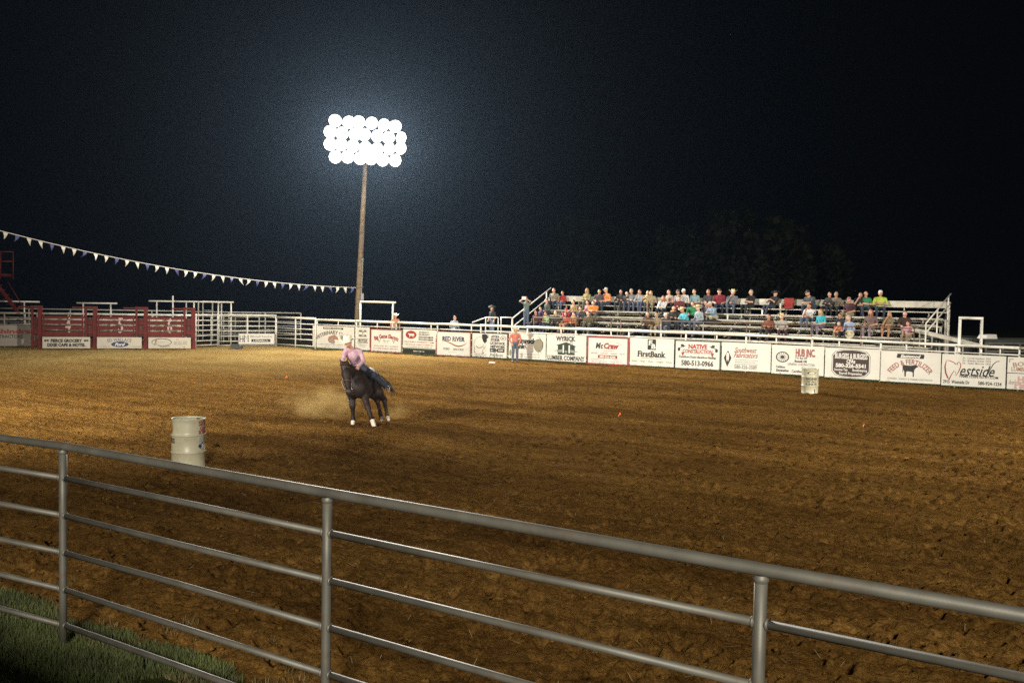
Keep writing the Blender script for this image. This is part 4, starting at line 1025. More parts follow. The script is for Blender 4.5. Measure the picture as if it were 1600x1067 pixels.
def body(name, data, mats):
    V, F, lab, labs = data
    me = big_mesh(name, V, F, [mats[l] for l in labs])
    me.polygons.foreach_set('material_index', lab.astype(np.int32)); me.polygons.foreach_set('use_smooth', np.ones(len(F), dtype=bool)); me.update()
    return me

def person_prims(pose, wide=1.0, fingers=False):
    """figure facing -y; sitting figures have the seat at z=0, standing ones the ground"""
    w = wide; P = []; sit = pose < 10
    hz = .10 if sit else .94
    lean = {0: .12, 1: .50, 2: .02, 3: .05, 4: .30, 5: -.28}.get(pose, 0.0); roll = {4: .16, 5: .12}.get(pose, 0)
    cl, sl, cr_, sr_ = math.cos(lean), math.sin(lean), math.cos(roll), math.sin(roll)
    def up(x, y, z):
        y2, z2 = y * cl - z * sl, y * sl * 0 + z * cl; return np.array([x * cr_ + z2 * sr_, y2, z2 * cr_ + hz])
    P += [ell((0, .0, hz), (.165 * w, .135 * w, .12), 'pants'), ell(up(0, 0, .16), (.150 * w, .118 * w, .16), 'shirt'), ell(up(0, .0, .34), (.172 * w, .118 * w, .17), 'shirt')]
    P += [cap(up(-.13 * w, .01, .42), up(.13 * w, .01, .42), .068, .068, 'shirt'), cap(up(0, .01, .44), up(0, -.01, .55), .056, .05, 'skin')]
    hc = up(0, -.025, .66); P += [ell(hc, (.076, .096, .115), 'skin'), ell(hc + [0, -.04, -.05], (.055, .06, .065), 'skin'), cap(hc + [0, -.094, .0], hc + [0, -.110, -.028], .010, .015, 'skin')]
    for sx in (-1, 1): P.append(ell(hc + [sx * .078, .005, -.01], (.014, .022, .032), 'skin'))
    for sx in (-1, 1):
        sh = up(sx * .185 * w, .01, .42)
        if pose == 0: el, ha = up(sx * .245 * w, -.03, .16), np.array([sx * .15, -.33, hz + .10])
        elif pose == 1: el, ha = np.array([sx * .20, -.36, hz + .17]), np.array([sx * .03, -.52, hz + .18])
        elif pose == 2: el, ha = up(sx * .25 * w, -.10, .18), up(-sx * .10, -.20, .21 + sx * .02)
        elif pose == 3: el, ha = (up(sx * .245 * w, -.03, .16), np.array([sx * .15, -.33, hz + .10])) if sx < 0 else (up(.30, -.10, .36), up(.16, -.20, .58))
        elif pose == 4: el, ha = (up(sx * .20, -.22, .14), up(sx * .05, -.17, .50)) if sx < 0 else (np.array([.20, -.26, hz + .15]), np.array([.02, -.36, hz + .14]))
        elif pose == 5: el, ha = up(sx * .24, -.18, .22), up(sx * .06, -.34, .36)
        elif pose == 10: el, ha = np.array([sx * .30, .05, 1.13]), np.array([sx * .19, -.06, .93])
        elif pose == 11: el, ha = np.array([sx * .33, -.14, 1.46]), np.array([sx * .08, -.24, 1.60])
        else: el, ha = np.array([sx * .24, .02, 1.12]), np.array([sx * .23, -.10, .88])
        P += [cap(sh, el, .058, .044, 'shirt'), cap(el, el + (ha - el) * .86, .043, .032, 'sleeve'), cap(el + (ha - el) * .88, ha, .030, .026, 'hand')]
        d = (ha - el) / np.linalg.norm(ha - el); tip = ha + d * .05 + [0, -.01, -.02]
        P.append(ell((ha + tip) / 2, (.036, .040, .034), 'hand'))
        if fingers:
            side = np.cross(d, [0, 0, 1.0]); side /= np.linalg.norm(side) + 1e-9
            for k in range(4):
                o = ha + side * (k - 1.5) * .02 + d * .03; P += [cap(o, o + d * (.045 + .008 * (k in (1, 2))), .012, .010, 'hand'), cap(o + d * .05, o + d * .068 + [0, 0, -.03], .010, .009, 'hand')]
            P.append(cap(ha + side * .03, ha + side * .055 + d * .04, .013, .010, 'hand'))
        if sit:
            kx = sx * (.15 if pose != 5 else .11); kn = np.array([kx, -.44, hz + .02]); an = np.array([kx * .9, -.42 - (.22 if pose == 5 else .0), hz - .40]); hp = np.array([sx * .09 * w, -.02, hz - .01])
            if pose == 2: an = an + [0, -.08, 0.0]
            P += [cap(hp, kn, .085 * w, .062, 'pants'), cap(kn, kn + (an - kn) * .5, .06, .054, 'pants'), cap(kn + (an - kn) * .5, an, .054, .042, 'shin'), cap(an + [0, .02, -.045], an + [sx * .02, -.15, -.06], .042, .036, 'shoe')]
        else:
            st = .10 if pose == 10 else .09; hp = np.array([sx * .085 * w, 0, .90]); kn = np.array([sx * st, -.02, .50]); an = np.array([sx * (st + .02), .02, .10])
            P += [cap(hp, kn, .09 * w, .066, 'pants'), cap(kn, kn + (an - kn) * .5, .066, .060, 'pants'), cap(kn + (an - kn) * .5, an, .060, .056, 'shin'), cap(an + [0, .03, -.055], an + [sx * .03, -.16, -.062], .044, .036, 'shoe')]
    return P, hc, lean, roll

def hat_mesh(col):
    B = MB(); n = 20
    prof = [(0, .13), (.045, .125), (.072, .115), (.084, .09), (.090, .03), (.092, .0), (.13, -.002), (.165, .004), (.19, .008), (.188, .014), (.13, .006)]
    v = []
    for r, z in prof:
        for k in range(n):
            a = 2 * PI * k / n; x, y = r * math.cos(a), r * 1.14 * math.sin(a)
            zz = z + (max(0, r - .1) * .85 * abs(math.cos(a)) ** 2 * 1.0 if r > .1 else 0) - (.022 * abs(math.sin(a)) if r > .15 else 0)
            if z > .1: zz -= .028 * math.exp(-(x / .03) ** 2)
            v.append((x, y, zz))
    f = [(i * n + k, i * n + (k + 1) % n, (i + 1) * n + (k + 1) % n, (i + 1) * n + k) for i in range(len(prof) - 1) for k in range(n)]
    B.add(v, [q[::-1] for q in f]); B.lathe([(.0935, .004), (.094, .024)], (0, 0, 0), 16, 1, caps=False)
    return B.mesh('cowboy_hat', [mat('hat_felt', col, .85, var=.15, scale=20), M_DBR], True)
def cap_mesh(col):
    B = MB(); B.lathe([(.088, 0), (.088, .03), (.078, .07), (.05, .098), (.012, .108)], (0, .005, 0), 14)
    B.add([(-.07, -.07, .005), (.07, -.07, .005), (.055, -.17, -.012), (0, -.19, -.015), (-.055, -.17, -.012), (-.07, -.07, .014), (.07, -.07, .014), (.055, -.17, -.004), (0, -.19, -.006), (-.055, -.17, -.004)], [(4, 3, 2, 1, 0), (5, 6, 7, 8, 9), (0, 1, 6, 5), (1, 2, 7, 6), (2, 3, 8, 7), (3, 4, 9, 8), (4, 0, 5, 9)])
    return B.mesh('cap', mat('cap_cloth', col, .8), True)
def hair_mesh(col, long):
    B = MB(); B.ball((0, .026, .028), (.086, .096, .104), 12, 8)
    if long:
        B.ball((0, .065, -.09), (.094, .062, .17), 12, 8); B.ball((-.07, .0, -.09), (.032, .05, .14), 8, 6); B.ball((.07, .0, -.09), (.032, .05, .14), 8, 6)
    else: B.ball((0, .05, -.03), (.078, .062, .08), 10, 6)
    return B.mesh('hair', mat('hair', col, .6, var=.4, scale=30), True)

SKIN = [mat('skin', c, .55, var=.08) for c in ((.50, .27, .18), (.42, .21, .13), (.56, .33, .23))]
_cloth = {}
def cloth(c):
    if c not in _cloth: _cloth[c] = mat('cloth', c, .9, var=.3, scale=14, bump=.3, bscale=25)
    return _cloth[c]
JEAN, DJEAN, BLK, KHAKI = (.075, .095, .14), (.03, .04, .07), (.018, .018, .02), (.28, .22, .14)
SHOE = mat('boot_leather', (.07, .045, .03), .5)
_pose = {}; _hd = {}
def get_pose(p, wide):
    k = (p, wide)
    if k not in _pose:
        P, hc, lean, roll = person_prims(p, wide); _pose[k] = (body_mesh(P, .026, .045), hc, lean, roll)
    return _pose[k]
def head_thing(kind, col):
    k = (kind, col)
    if k not in _hd: _hd[k] = {'hat': lambda: hat_mesh(col), 'cap': lambda: cap_mesh(col), 'hair': lambda: hair_mesh(col, False), 'long': lambda: hair_mesh(col, True)}[kind]()
    return _hd[k]
HB, HD, HBL, HR, HG = (.06, .035, .02), (.015, .012, .010), (.35, .24, .11), (.26, .09, .035), (.30, .28, .26)
def make_person(loc, ang, pose, scale, shirt, pants, short, head, label, group=None, skin=0, wide=1.0, shorts=False, data=None, sleeve=None):
    dat, hc, lean, roll = data or get_pose(pose, wide)
    sk = SKIN[skin]
    me = body('person', dat, {'skin': sk, 'hand': sk, 'shirt': cloth(shirt), 'sleeve': sk if short else cloth(sleeve or shirt), 'pants': cloth(pants), 'shin': sk if shorts else cloth(pants), 'shoe': SHOE})
    o = link('person', me, None, loc, (0, 0, ang)); o.scale = (scale,) * 3
    tag(o, label, 'person', group)
    for kind, col in head:
        dz = {'hat': .045, 'cap': .030}.get(kind, 0)
        link({'hat': 'cowboy_hat', 'cap': 'cap', 'hair': 'hair', 'long': 'hair'}[kind], head_thing(kind, col), o, (hc[0], hc[1], hc[2] + dz), (lean * .3 if pose != 5 else 0, 0, 0))
    return o

# ------------------------------------------------------------------ the crowd: px, row, pose, scale, shirt, pants, short sleeves, head, label
STRAW = (.58, .47, .27)
C = [
 (867, 5, 0, 1.0, (.20, .17, .12), DJEAN, 0, [('hair', HB)], 'person in a tan grey shirt and jeans seated highest by the left stair rail'),
 (881, 5, 0, .82, (.33, .025, .03), JEAN, 0, [('hair', HB)], 'small person in a bright red shirt on the top row near the left end'),
 (857, 3, 0, .98, (.06, .065, .05), BLK, 0, [('hair', HB)], 'person in dark grey green jacket on the middle row at the left end'),
 (847, 2, 0, .8, (.05, .03, .09), BLK, 0, [('hair', HD)], 'small person in dark purple at the left end of the second row'),
 (855, 1, 4, .85, (.33, .47, .22), DJEAN, 1, [('hair', HB)], 'child in a pale green shirt on the front row at the left'),
 (868.5, 1, 0, .9, (.05, .045, .04), BLK, 0, [('long', HBL)], 'blond person in a dark jacket beside the pale green shirt'),
 (885, 2, 1, .78, (.36, .02, .05), BLK, 0, [('cap', (.50, .015, .03))], 'child with a bright red cap and red top on the second row'),
 (886, 1, 0, .82, (.48, .11, .06), (.40, .22, .15), 1, [('long', HB)], 'girl in a coral orange top on the front row below the red cap'),
 (899.5, 1, 4, .88, (.34, .12, .045), BLK, 0, [('hair', HB)], 'person in a rusty orange plaid shirt on the front row'),
 (907, 2, 0, .85, (.05, .05, .06), BLK, 0, [('hair', HD)], 'person in black between the rusty plaid shirt and the camouflage coat'),
 (838, 1, 0, .9, (.07, .025, .025), BLK, 0, [('hair', HD)], 'person in dark maroon at the far left of the front row'),
 (899, 3, 0, .92, (.30, .20, .10), DJEAN, 0, [('hair', HB)], 'brown haired person in a tan top left of the peach toddler'),
 (906.5, 2, 0, .62, (.50, .25, .14), KHAKI, 1, [('hair', HBL)], 'toddler in peach sitting low beside the tan top'),
 (917, 5, 2, 1.0, (.20, .18, .07), (.07, .07, .04), 0, [('long', HBL)], 'blond woman in an olive khaki coat on the top row'),
 (918.5, 3, 0, .9, (.48, .22, .22), DJEAN, 1, [('hair', HD)], 'person in a pink shirt on the middle row below the olive coat'),
 (928, 3, 1, .98, (.66, .20, .035), (.10, .09, .07), 1, [('hair', HD)], 'person in a vivid orange T-shirt leaning forward on the middle row'),
 (936, 5, 0, .95, (.07, .06, .06), BLK, 1, [('hair', HB)], 'slim person in a dark grey top between the olive coat and the big orange shirt'),
 (920.5, 1, 0, .92, (.09, .09, .05), (.07, .07, .045), 0, [('hair', HB)], 'person in a dark camouflage coat at the right end of the left front group'),
 (950, 5, 0, 1.05, (.55, .20, .07), DJEAN, 1, [('cap', (.45, .40, .33))], 'heavy person in an orange shirt and pale cap on the top row'),
 (969.5, 5, 2, .95, (.03, .03, .035), BLK, 0, [('long', HD)], 'dark haired woman in a black jacket right of the big orange shirt'),
 (979, 5, 0, .85, (.04, .04, .04), BLK, 0, [('hair', HD)], 'small person in black between the black jacket and the grey sweater'),
 (986, 5, 2, 1.0, (.19, .20, .20), DJEAN, 0, [('hair', HG)], 'person in a mid grey sweater with arms folded on the top row'),
 (998, 5, 4, 1.0, (.26, .29, .33), JEAN, 0, [('hair', HB)], 'person in a pale blue grey shirt leaning over on the top row'),
 (1008.5, 5, 5, .95, (.55, .48, .16), DJEAN, 1, [('hair', HB)], 'person in a pale yellow shirt looking at a lit phone'),
 (1016, 5, 0, .9, (.30, .26, .16), KHAKI, 1, [('long', HBL)], 'person in a tan top right of the yellow shirt'),
 (1035.5, 4, 4, .98, (.55, .55, .56), BLK, 0, [('long', HR)], 'red haired woman in a white blouse on the fourth row'),
 (1048, 5, 0, .98, (.36, .27, .21), BLK, 1, [('hair', HB)], 'person in a beige pink T-shirt on the top row above the white blouse'),
 (1014, 1, 0, .98, (.09, .055, .035), BLK, 0, [('long', HB)], 'long haired woman in a dark patterned top alone near the front rail'),
 (1028.5, 1, 0, .9, (.26, .22, .11), KHAKI, 1, [('cap', (.32, .26, .14))], 'person in khaki with a tan cap beside the long haired woman'),
 (1040.5, 1, 0, .92, (.05, .055, .065), JEAN, 0, [('cap', (.72, .68, .60))], 'person in dark clothes and a white cap on the front row'),
 (1052.5, 2, 2, 1.0, (.03, .028, .028), BLK, 0, [('hair', HD)], 'person in a black leather jacket on the second row left of the turquoise shirt'),
 (1059.5, 5, 0, .98, (.55, .53, .50), BLK, 1, [('cap', (.07, .07, .07))], 'person in a white T-shirt and dark grey cap on the top row'),
 (1061, 4, 2, .96, (.12, .028, .035), BLK, 0, [('hat', (.20, .14, .07))], 'person in a brown hat and maroon shirt holding the orange child'),
 (1054, 3, 0, .65, (.46, .22, .07), KHAKI, 1, [('hair', HBL)], 'toddler in golden orange sitting below the brown hat'),
 (1069.5, 5, 0, 1.02, (.58, .58, .58), BLK, 0, [('cap', (.74, .74, .72))], 'person in a white long sleeved shirt and white cap on the top row'),
 (1087, 5, 0, 1.02, (.20, .32, .35), DJEAN, 1, [('hair', HB)], 'person in a light teal T-shirt on the top row'),
 (1082, 3, 0, .95, (.04, .22, .10), BLK, 0, [('long', HD)], 'dark haired woman in a green top behind the turquoise shirt'),
 (1106.5, 5, 0, 1.02, (.07, .068, .07), DJEAN, 1, [('hair', HR)], 'person in a charcoal T-shirt sitting between teal and maroon shirts'),
 (1123.5, 5, 0, 1.06, (.20, .022, .035), DJEAN, 1, [('cap', (.015, .015, .015))], 'broad person in a maroon T-shirt and black cap on the top row'),
 (1141, 5, 4, 1.04, (.15, .15, .17), JEAN, 0, [('hat', (.64, .56, .36))], 'person in a straw hat and grey plaid shirt on the top row'),
 (1074, 2, 1, 1.0, (.09, .40, .46), DJEAN, 0, [('hat', STRAW)], 'person in a bright turquoise shirt and straw hat'),
 (1093, 2, 0, 1.06, (.27, .33, .36), JEAN, 0, [('hat', STRAW)], 'person in a pale grey blue jacket and straw hat right of the turquoise shirt'),
 (1105.5, 3, 3, .98, (.17, .14, .14), BLK, 1, [('hair', HD)], 'dark haired person in a grey shirt with one arm raised'),
 (1119, 3, 1, 1.05, (.20, .28, .36), (.40, .38, .26), 0, [('cap', (.40, .42, .42))], 'person in a blue chambray shirt bent forward over the knees'),
 (1175, 5, 2, 1.02, (.018, .018, .02), BLK, 1, [('hair', HG)], 'bald looking person in a black T-shirt with arms folded on the top row'),
 (1205, 5, 5, .98, (.018, .018, .02), DJEAN, 1, [('hat', (.02, .018, .016))], 'reclining person in black with a black hat holding up a phone'),
 (1202, 1, 2, 1.0, (.16, .055, .03), BLK, 0, [('hair', HD)], 'dark haired person in a reddish brown plaid jacket on the front row'),
 (1221.5, 1, 0, 1.02, (.36, .34, .31), (.05, .02, .025), 0, [('hat', STRAW)], 'person in a light grey shirt and straw hat beside the plaid jacket'),
 (1270, 5, 1, 1.12, (.06, .065, .07), DJEAN, 1, [('cap', (.02, .02, .02))], 'big person in a dark grey T-shirt and black cap right of the red chair'),
 (1266, 3, 4, 1.0, (.62, .62, .61), JEAN, 1, [('hair', HD)], 'person in a white T-shirt slumped sideways below the big grey shirt'),
 (1283, 2, 0, .98, (.03, .34, .42), (.18, .15, .20), 1, [('long', HBL)], 'long haired woman in a turquoise tank top'),
 (1295, 5, 2, .95, (.03, .035, .04), BLK, 0, [('hair', HD)], 'person in a blue black jacket right of the big grey shirt'),
 (1307, 5, 0, .95, (.17, .14, .11), BLK, 0, [('hair', HG)], 'person in a grey brown sweater on the top row'),
 (1306.5, 1, 4, .72, (.44, .14, .07), KHAKI, 1, [('hair', HBL)], 'child in a rusty orange shirt on the front row left of the suspenders'),
 (1329, 4, 0, 1.0, (.055, .018, .025), KHAKI, 1, [('cap', (.30, .14, .15))], 'person in a dark maroon printed T-shirt and faded red cap'),
 (1339.5, 5, 4, .98, (.02, .018, .02), BLK, 1, [('long', HD)], 'dark haired woman in a black top beside the green T-shirt'),
 (1353, 5, 2, 1.0, (.03, .20, .10), DJEAN, 1, [('hair', HB)], 'person in a green T-shirt on the top row'),
 (1373, 5, 2, 1.05, (.45, .56, .07), DJEAN, 1, [('cap', (.68, .68, .66))], 'person in a yellow green shirt and white cap on the top row'),
 (1312, 2, 0, .78, (.03, .03, .045), BLK, 0, [('hair', HB)], 'child in a dark top behind the rusty orange child'),
 (1328, 1, 0, 1.04, (.27, .33, .46), BLK, 0, [('hair', HG)], 'person in a light blue shirt with dark suspenders holding a hat'),
 (1363.5, 2, 0, 1.02, (.15, .10, .09), (.22, .17, .20), 1, [('long', HR)], 'red haired woman in a grey brown T-shirt right of the suspenders'),
 (1387, 2, 4, .95, (.20, .17, .10), (.40, .22, .13), 1, [('long', HBL)], 'blond woman in a tan top resting her chin on her hand'),
 (1411, 2, 0, .98, (.05, .025, .02), KHAKI, 1, [('hair', HD)], 'dark haired person in a dark brown T-shirt near the right end'),
 (1420.5, 1, 0, .80, (.55, .30, .34), KHAKI, 1, [('hair', HB)], 'child in a pale pink shirt at the right end of the front row'),
]
GRP = 'spectators on the bleachers'
for i, (px, row, pose, sc, sh, pa, short, head, lab) in enumerate(C):
    d, z = ROW_D[row - 1], ROW_Z[row - 1]
    s_, _ = on_d(px, 480 + 8 * (5 - row), d)
    wide = 1.2 if ('heavy' in lab or 'big' in lab or 'broad' in lab) else (1.06 if i % 3 else 1.16)
    make_person(bw(s_ + random.uniform(-.05, .05), d + random.uniform(-.06, .05), z + .002), BANG + random.uniform(-.55, .40), pose, sc * 1.04, sh, pa, bool(short), head, lab, GRP, i % 3, wide, shorts=('girl' in lab or 'toddler' in lab or 'chin' in lab))
def small_thing(name, B, m, loc, label, cat, rz=0):
    return tag(B.build(name, m, loc=loc, rot=(0, 0, rz)), label, cat)
# others around the stands
s_, z_ = on_d(828, 497, 3.0); P11 = get_pose(11, 1.0)
make_person(bw(s_, 2.6, 1.53), BANG, 11, 1.0, (.10, .14, .12), JEAN, True, [('hair', HB)], 'person in a grey green shirt standing on the left stairs filming with raised arms', None, 1)
B = MB(); B.box((0, 0, 0), (.25, .014, .17)); B.box((0, .008, 0), (.23, .002, .15), mi=1)
w_ = bw(s_, 2.6, 0); small_thing('tablet', B, [M_W, M_BLACK], (w_[0] - .30 * BN[0], w_[1] - .30 * BN[1], 1.53 + 1.64), 'pale tablet held up by the person filming on the stairs', 'tablet', BANG)
s_, z_ = on_d(769, 505, 2.3)
make_person(bw(s_, 2.3, 1.33 - .30), BANG - .3, 12, .98, (.018, .018, .022), (.12, .16, .22), True, [('long', HB), ('hat', (.06, .05, .04))], 'woman in a dark hat, black top and jeans standing on the ramp', None, 0)
f_ = fpt(616.3); make_person((f_[0], f_[1] + .22, .445), .35, 12, 1.0, (.50, .22, .10), JEAN, False, [('hat', (.72, .70, .64))], 'person in a white hat and orange shirt standing behind the fence by the light pole', None, 1)
f_ = fpt(706.5); make_person((f_[0], f_[1] + 1.2, 1.27), .5, 0, 1.0, (.30, .38, .45), DJEAN, False, [('hair', HB)], 'person in a pale blue shirt sitting on a rail behind the red river board', None, 0)
panel_fence('crowd_barrier', 'low rounded white barrier the blue-shirted person sits on', (f_[0] - 1.0, f_[1] + 1.70), (f_[0] + 1.3, f_[1] + .55), [1.235, .85, .45], [.03, .025, .025], 1.3, 1.235)
# man on the arena floor
Pm, hcm, lm, rm = person_prims(10, 1.12, True)
dm = (body_mesh(Pm, .017, .035), hcm, lm, rm)
pm_ = ground(804.5, 565.8)
make_person((pm_[0], pm_[1], 0), .25, 10, .985, (.50, .17, .11), (.085, .10, .13), False, [('hat', (.50, .42, .26)), ('hair', HG)], 'man in a salmon pink shirt and jeans standing on the dirt before the bank board', None, 0, data=dm)
# red chair, cups, bottles, bag and held hat
def chair():
    s_, _ = on_d(1232, 480, 5.5); r = empty('folding_chair', bw(s_, 5.45, ROW_Z[4] + .002), BANG, 'red padded folding stadium chair on the empty top row', 'chair'); m = mat('red_canvas', (.30, .025, .02), .8)
    B = MB(); B.box((0, .12, .30), (.46, .05, .46), R=Matrix.Rotation(-.12, 3, 'X')); B.build('backrest', m, r)
    B = MB(); B.box((0, -.10, .05), (.46, .42, .06)); B.build('seat', m, r)
    for x in (-.24, .24):
        B = MB(); B.tube([(x, -.3, .02), (x, -.28, .24), (x, .12, .26)], .014, 6); B.build('arm', M_DARKM, r)
    B = MB(); B.tube([(-.22, .15, .02), (-.22, .16, .54), (.22, .16, .54), (.22, .15, .02)], .014, 6); B.build('back_frame', M_DARKM, r)
chair()
def cup(px, row, dz, label, h=.14, r=.045):
    s_, _ = on_d(px, 490, ROW_D[row - 1] - .05); B = MB(); B.lathe([(r * .75, 0), (r, h), (r * .9, h + .01)], (0, 0, 0), 12)
    small_thing('drink_cup', B, M_W, bw(s_, ROW_D[row - 1] - .05, ROW_Z[row - 1] + dz + .001), label, 'cup')
cup(1219, 5, 0, 'white cup standing left of the red chair', .26, .05); cup(1137, 3, 0, 'white cup on the middle row right of the chambray shirt', .22, .045); cup(1191, 4, 0, 'white cup alone on the fourth row below the reclining person', .22, .045)
s_, _ = on_d(1112, 503, 3.3); B = MB(); B.ball((0, 0, .14), (.5, .16, .15), 14, 8); B.tube([(-.2, -.08, .25), (-.1, -.1, .33), (.1, -.1, .33), (.2, -.08, .25)], .015, 6)
small_thing('duffel_bag', B, cloth((.025, .025, .028)), bw(s_, 3.42, ROW_Z[1] + .001), 'long black bag lying on the row right of the grey blue jacket', 'bag', BANG)
s_, _ = on_d(1328, 522, 2.35); hm = hat_mesh((.56, .50, .36)); o = link('held_hat', hm, None, bw(s_, 2.30, 1.80), (1.25, .35, BANG)); tag(o, 'straw hat held on the knees of the person with suspenders', 'hat')
s_, _ = on_d(1392, 520, 2.4); B = MB(); B.lathe([(.11, 0), (.16, .06), (.17, .22), (.15, .24)], (0, 0, 0), 12); small_thing('black_bucket', B, M_DARKM, bw(on_d(1374, 518, 2.4)[0], 2.2, 1.337), 'black bucket on the walkway below the red haired woman', 'bucket')

# ------------------------------------------------------------------ barrels
def barrel(pos, rz, label, dent, texts):
    M_BAR = mat('barrel_enamel', (.44, .415, .29), .4, var=.14, scale=3, dirt=.45, dirtcol=(.25, .18, .10))
    r = empty('steel_barrel', (pos[0], pos[1], float(gz(pos[0], pos[1])) - .01), rz, label, 'barrel', 'cream steel barrels of the course')
    prof = [(.278, 0), (.290, .012), (.288, .03), (.283, .04), (.283, .26), (.290, .272), (.303, .285), (.290, .298), (.283, .31), (.283, .565), (.290, .577), (.303, .59), (.290, .602), (.283, .614), (.283, .65), (.283, .68), (.283, .71), (.283, .74), (.283, .79), (.283, .845), (.290, .856), (.293, .87), (.286, .878), (.276, .872), (.272, .85)]
    B = MB(); n = 40; v = []
    for rr, z in prof:
        for k in range(n):
            a = 2 * PI * k / n; q = rr
            if dent:
                dd = math.exp(-((z - .70) / .06) ** 2) * math.exp(-(((a - PI * 1.0) + PI) % (2 * PI) - PI) ** 2 / .05) * .075; q -= dd
            else: q -= .010 * math.exp(-((z - .1) / .08) ** 2) * (1 + math.cos(5 * a)) * .5
            v.append((q * math.cos(a), q * math.sin(a), z))
    f = [(i * n + k, i * n + (k + 1) % n, (i + 1) * n + (k + 1) % n, (i + 1) * n + k) for i in range(len(prof) - 1) for k in range(n)] + [tuple(range(n))[::-1]]
    B.add(v, f); B.build('drum', M_BAR, r, True)
    B = MB(); B.lathe([(.272, .850), (.1, .852), (.001, .853)], (0, 0, 0), 32, caps=False); l = B.build('lid', M_BAR, r, True)
    B = MB(); B.lathe([(.03, .851), (.03, .868), (.001, .87)], (.17, .05, 0), 10); B.build('bung', M_DARKM, l, True)
    def wrap(vs, f, m, ang, nm):
        P = [((.2875) * math.cos(ang + x / .2875), (.2875) * math.sin(ang + x / .2875), z) for x, z in vs]; link(nm, mesh(nm, P, f, [m]), r)
    for t, ang, z, w, h, m in texts:
        if t == 'oval':
            a = np.linspace(0, 2 * PI, 25)[:-1]; wrap([(w / 2 * math.cos(q), z + h / 2 * math.sin(q)) for q in a], [tuple(range(24))], m, ang, 'emblem'); continue
        if t == 'rect':
            xs = np.linspace(-w / 2, w / 2, 9); wrap([(x, z - h / 2) for x in xs] + [(x, z + h / 2) for x in xs], [(i, i + 1, i + 10, i + 9) for i in range(8)], m, ang, 'emblem'); continue
        tv, tf = text_mesh(t, bold=.03, serif=True); x = (tv[:, 0] - (tv[:, 0].min() + tv[:, 0].max()) / 2) / (tv[:, 0].max() - tv[:, 0].min()) * w
        P = [((.289) * math.cos(ang + a / .289), (.289) * math.sin(ang + a / .289), z + (b / .73 - .5) * h) for a, b in zip(x, tv[:, 1])]; link('lettering', mesh('lettering', P, tf, [m]), r)
face = -PI / 2
a1 = face + 1.22
barrel(BARREL, .33 - .0, 'large dented cream barrel just beyond the near rail', True, [('SIGNS', a1, .80, .34, .085, M_MAR), ('OF ALL', a1, .71, .28, .055, M_MAR), ('KINDS', a1, .64, .34, .085, M_MAR), ('rect', a1 - .1, .52, .34, .09, flat((.42, .40, .33))), ('ED WALLACE', a1, .52, .30, .07, M_GREYP), ('oval', a1, .40, .34, .13, M_NAVY), ('Ford', a1, .40, .2, .06, M_W), ('KINDS', face - 1.42, .5, .3, .09, M_DBR)])
a2 = face - .12
pf = ground(1265, 613.5)
barrel(pf, -.3, 'distant cream barrel near the contractors board', False, [('oval', a2 + .3, .735, .30, .10, M_NAVY), ('Ford', a2 + .3, .735, .17, .05, M_W), ('SIGNS', a2 + .3, .53, .40, .075, M_DBR), ('OF ALL', a2 + .3, .435, .36, .06, M_DBR), ('KINDS', a2 + .3, .35, .40, .075, M_DBR), ('1', a2 + .72, .12, .05, .12, M_DBR)])

# ------------------------------------------------------------------ timer tripod and marker flags
def tripod():
    p = ground(770.5, 567.2); r = empty('timer_tripod', (p[0], p[1], 0), -.2, 'small grey timer tripod standing on the dirt beside the salmon-shirted man', 'tripod')
    for x, y in ((-.26, 0), (.27, .05), (.02, .3)):
        B = MB(); B.tube([(x * .35, y * .35, .62), (x, y, -.01)], .012, 6); B.build('leg', M_GALV, r, True)
    B = MB(); B.tube([(.04, 0, .03), (.04, 0, .95)], .013, 6); B.build('mast', M_GALV, r, True)
    B = MB(); B.box((.04, -.03, .98), (.10, .08, .14)); B.build('timer_eye', M_GREYP, r)
    B = MB(); B.box((-.05, -.02, .03), (.32, .08, .05)); B.build('foot_bar', M_W, r)
tripod()
M_ORG = mat('orange_flag', (.75, .13, .02), .6)
for k, (px, py, lab) in enumerate(((446.5, 595, 'small orange marker flag left of the galloping horse'), (967, 655, 'small orange marker flag in the open dirt near the middle'), (1349, 671, 'small orange marker flag at the right of the open dirt'))):
    p = ground(px, py); z = float(gz(p[0], p[1])); r = empty('marker_flag', (p[0], p[1], z), .5 * k, lab, 'flag', 'orange marker flags on the dirt'); r.scale = (.7, .7, .85)
    B = MB(); B.tube([(0, 0, -.03), (.01, 0, .12), (.03, 0, .22)], .004, 5); B.build('wire', M_GALV, r)
    B = MB(); B.add([(.02, 0, .20), (.04, .03, .22), (.075, .02, .20), (.085, -.02, .15), (.05, .02, .13), (.02, -.02, .14), (-.025, .015, .12), (-.04, 0, .08), (-.01, -.02, .17)], [(0, 1, 4, 5), (1, 2, 3, 4), (0, 5, 6, 8), (5, 7, 6)]); B.build('flag_cloth', M_ORG, r)

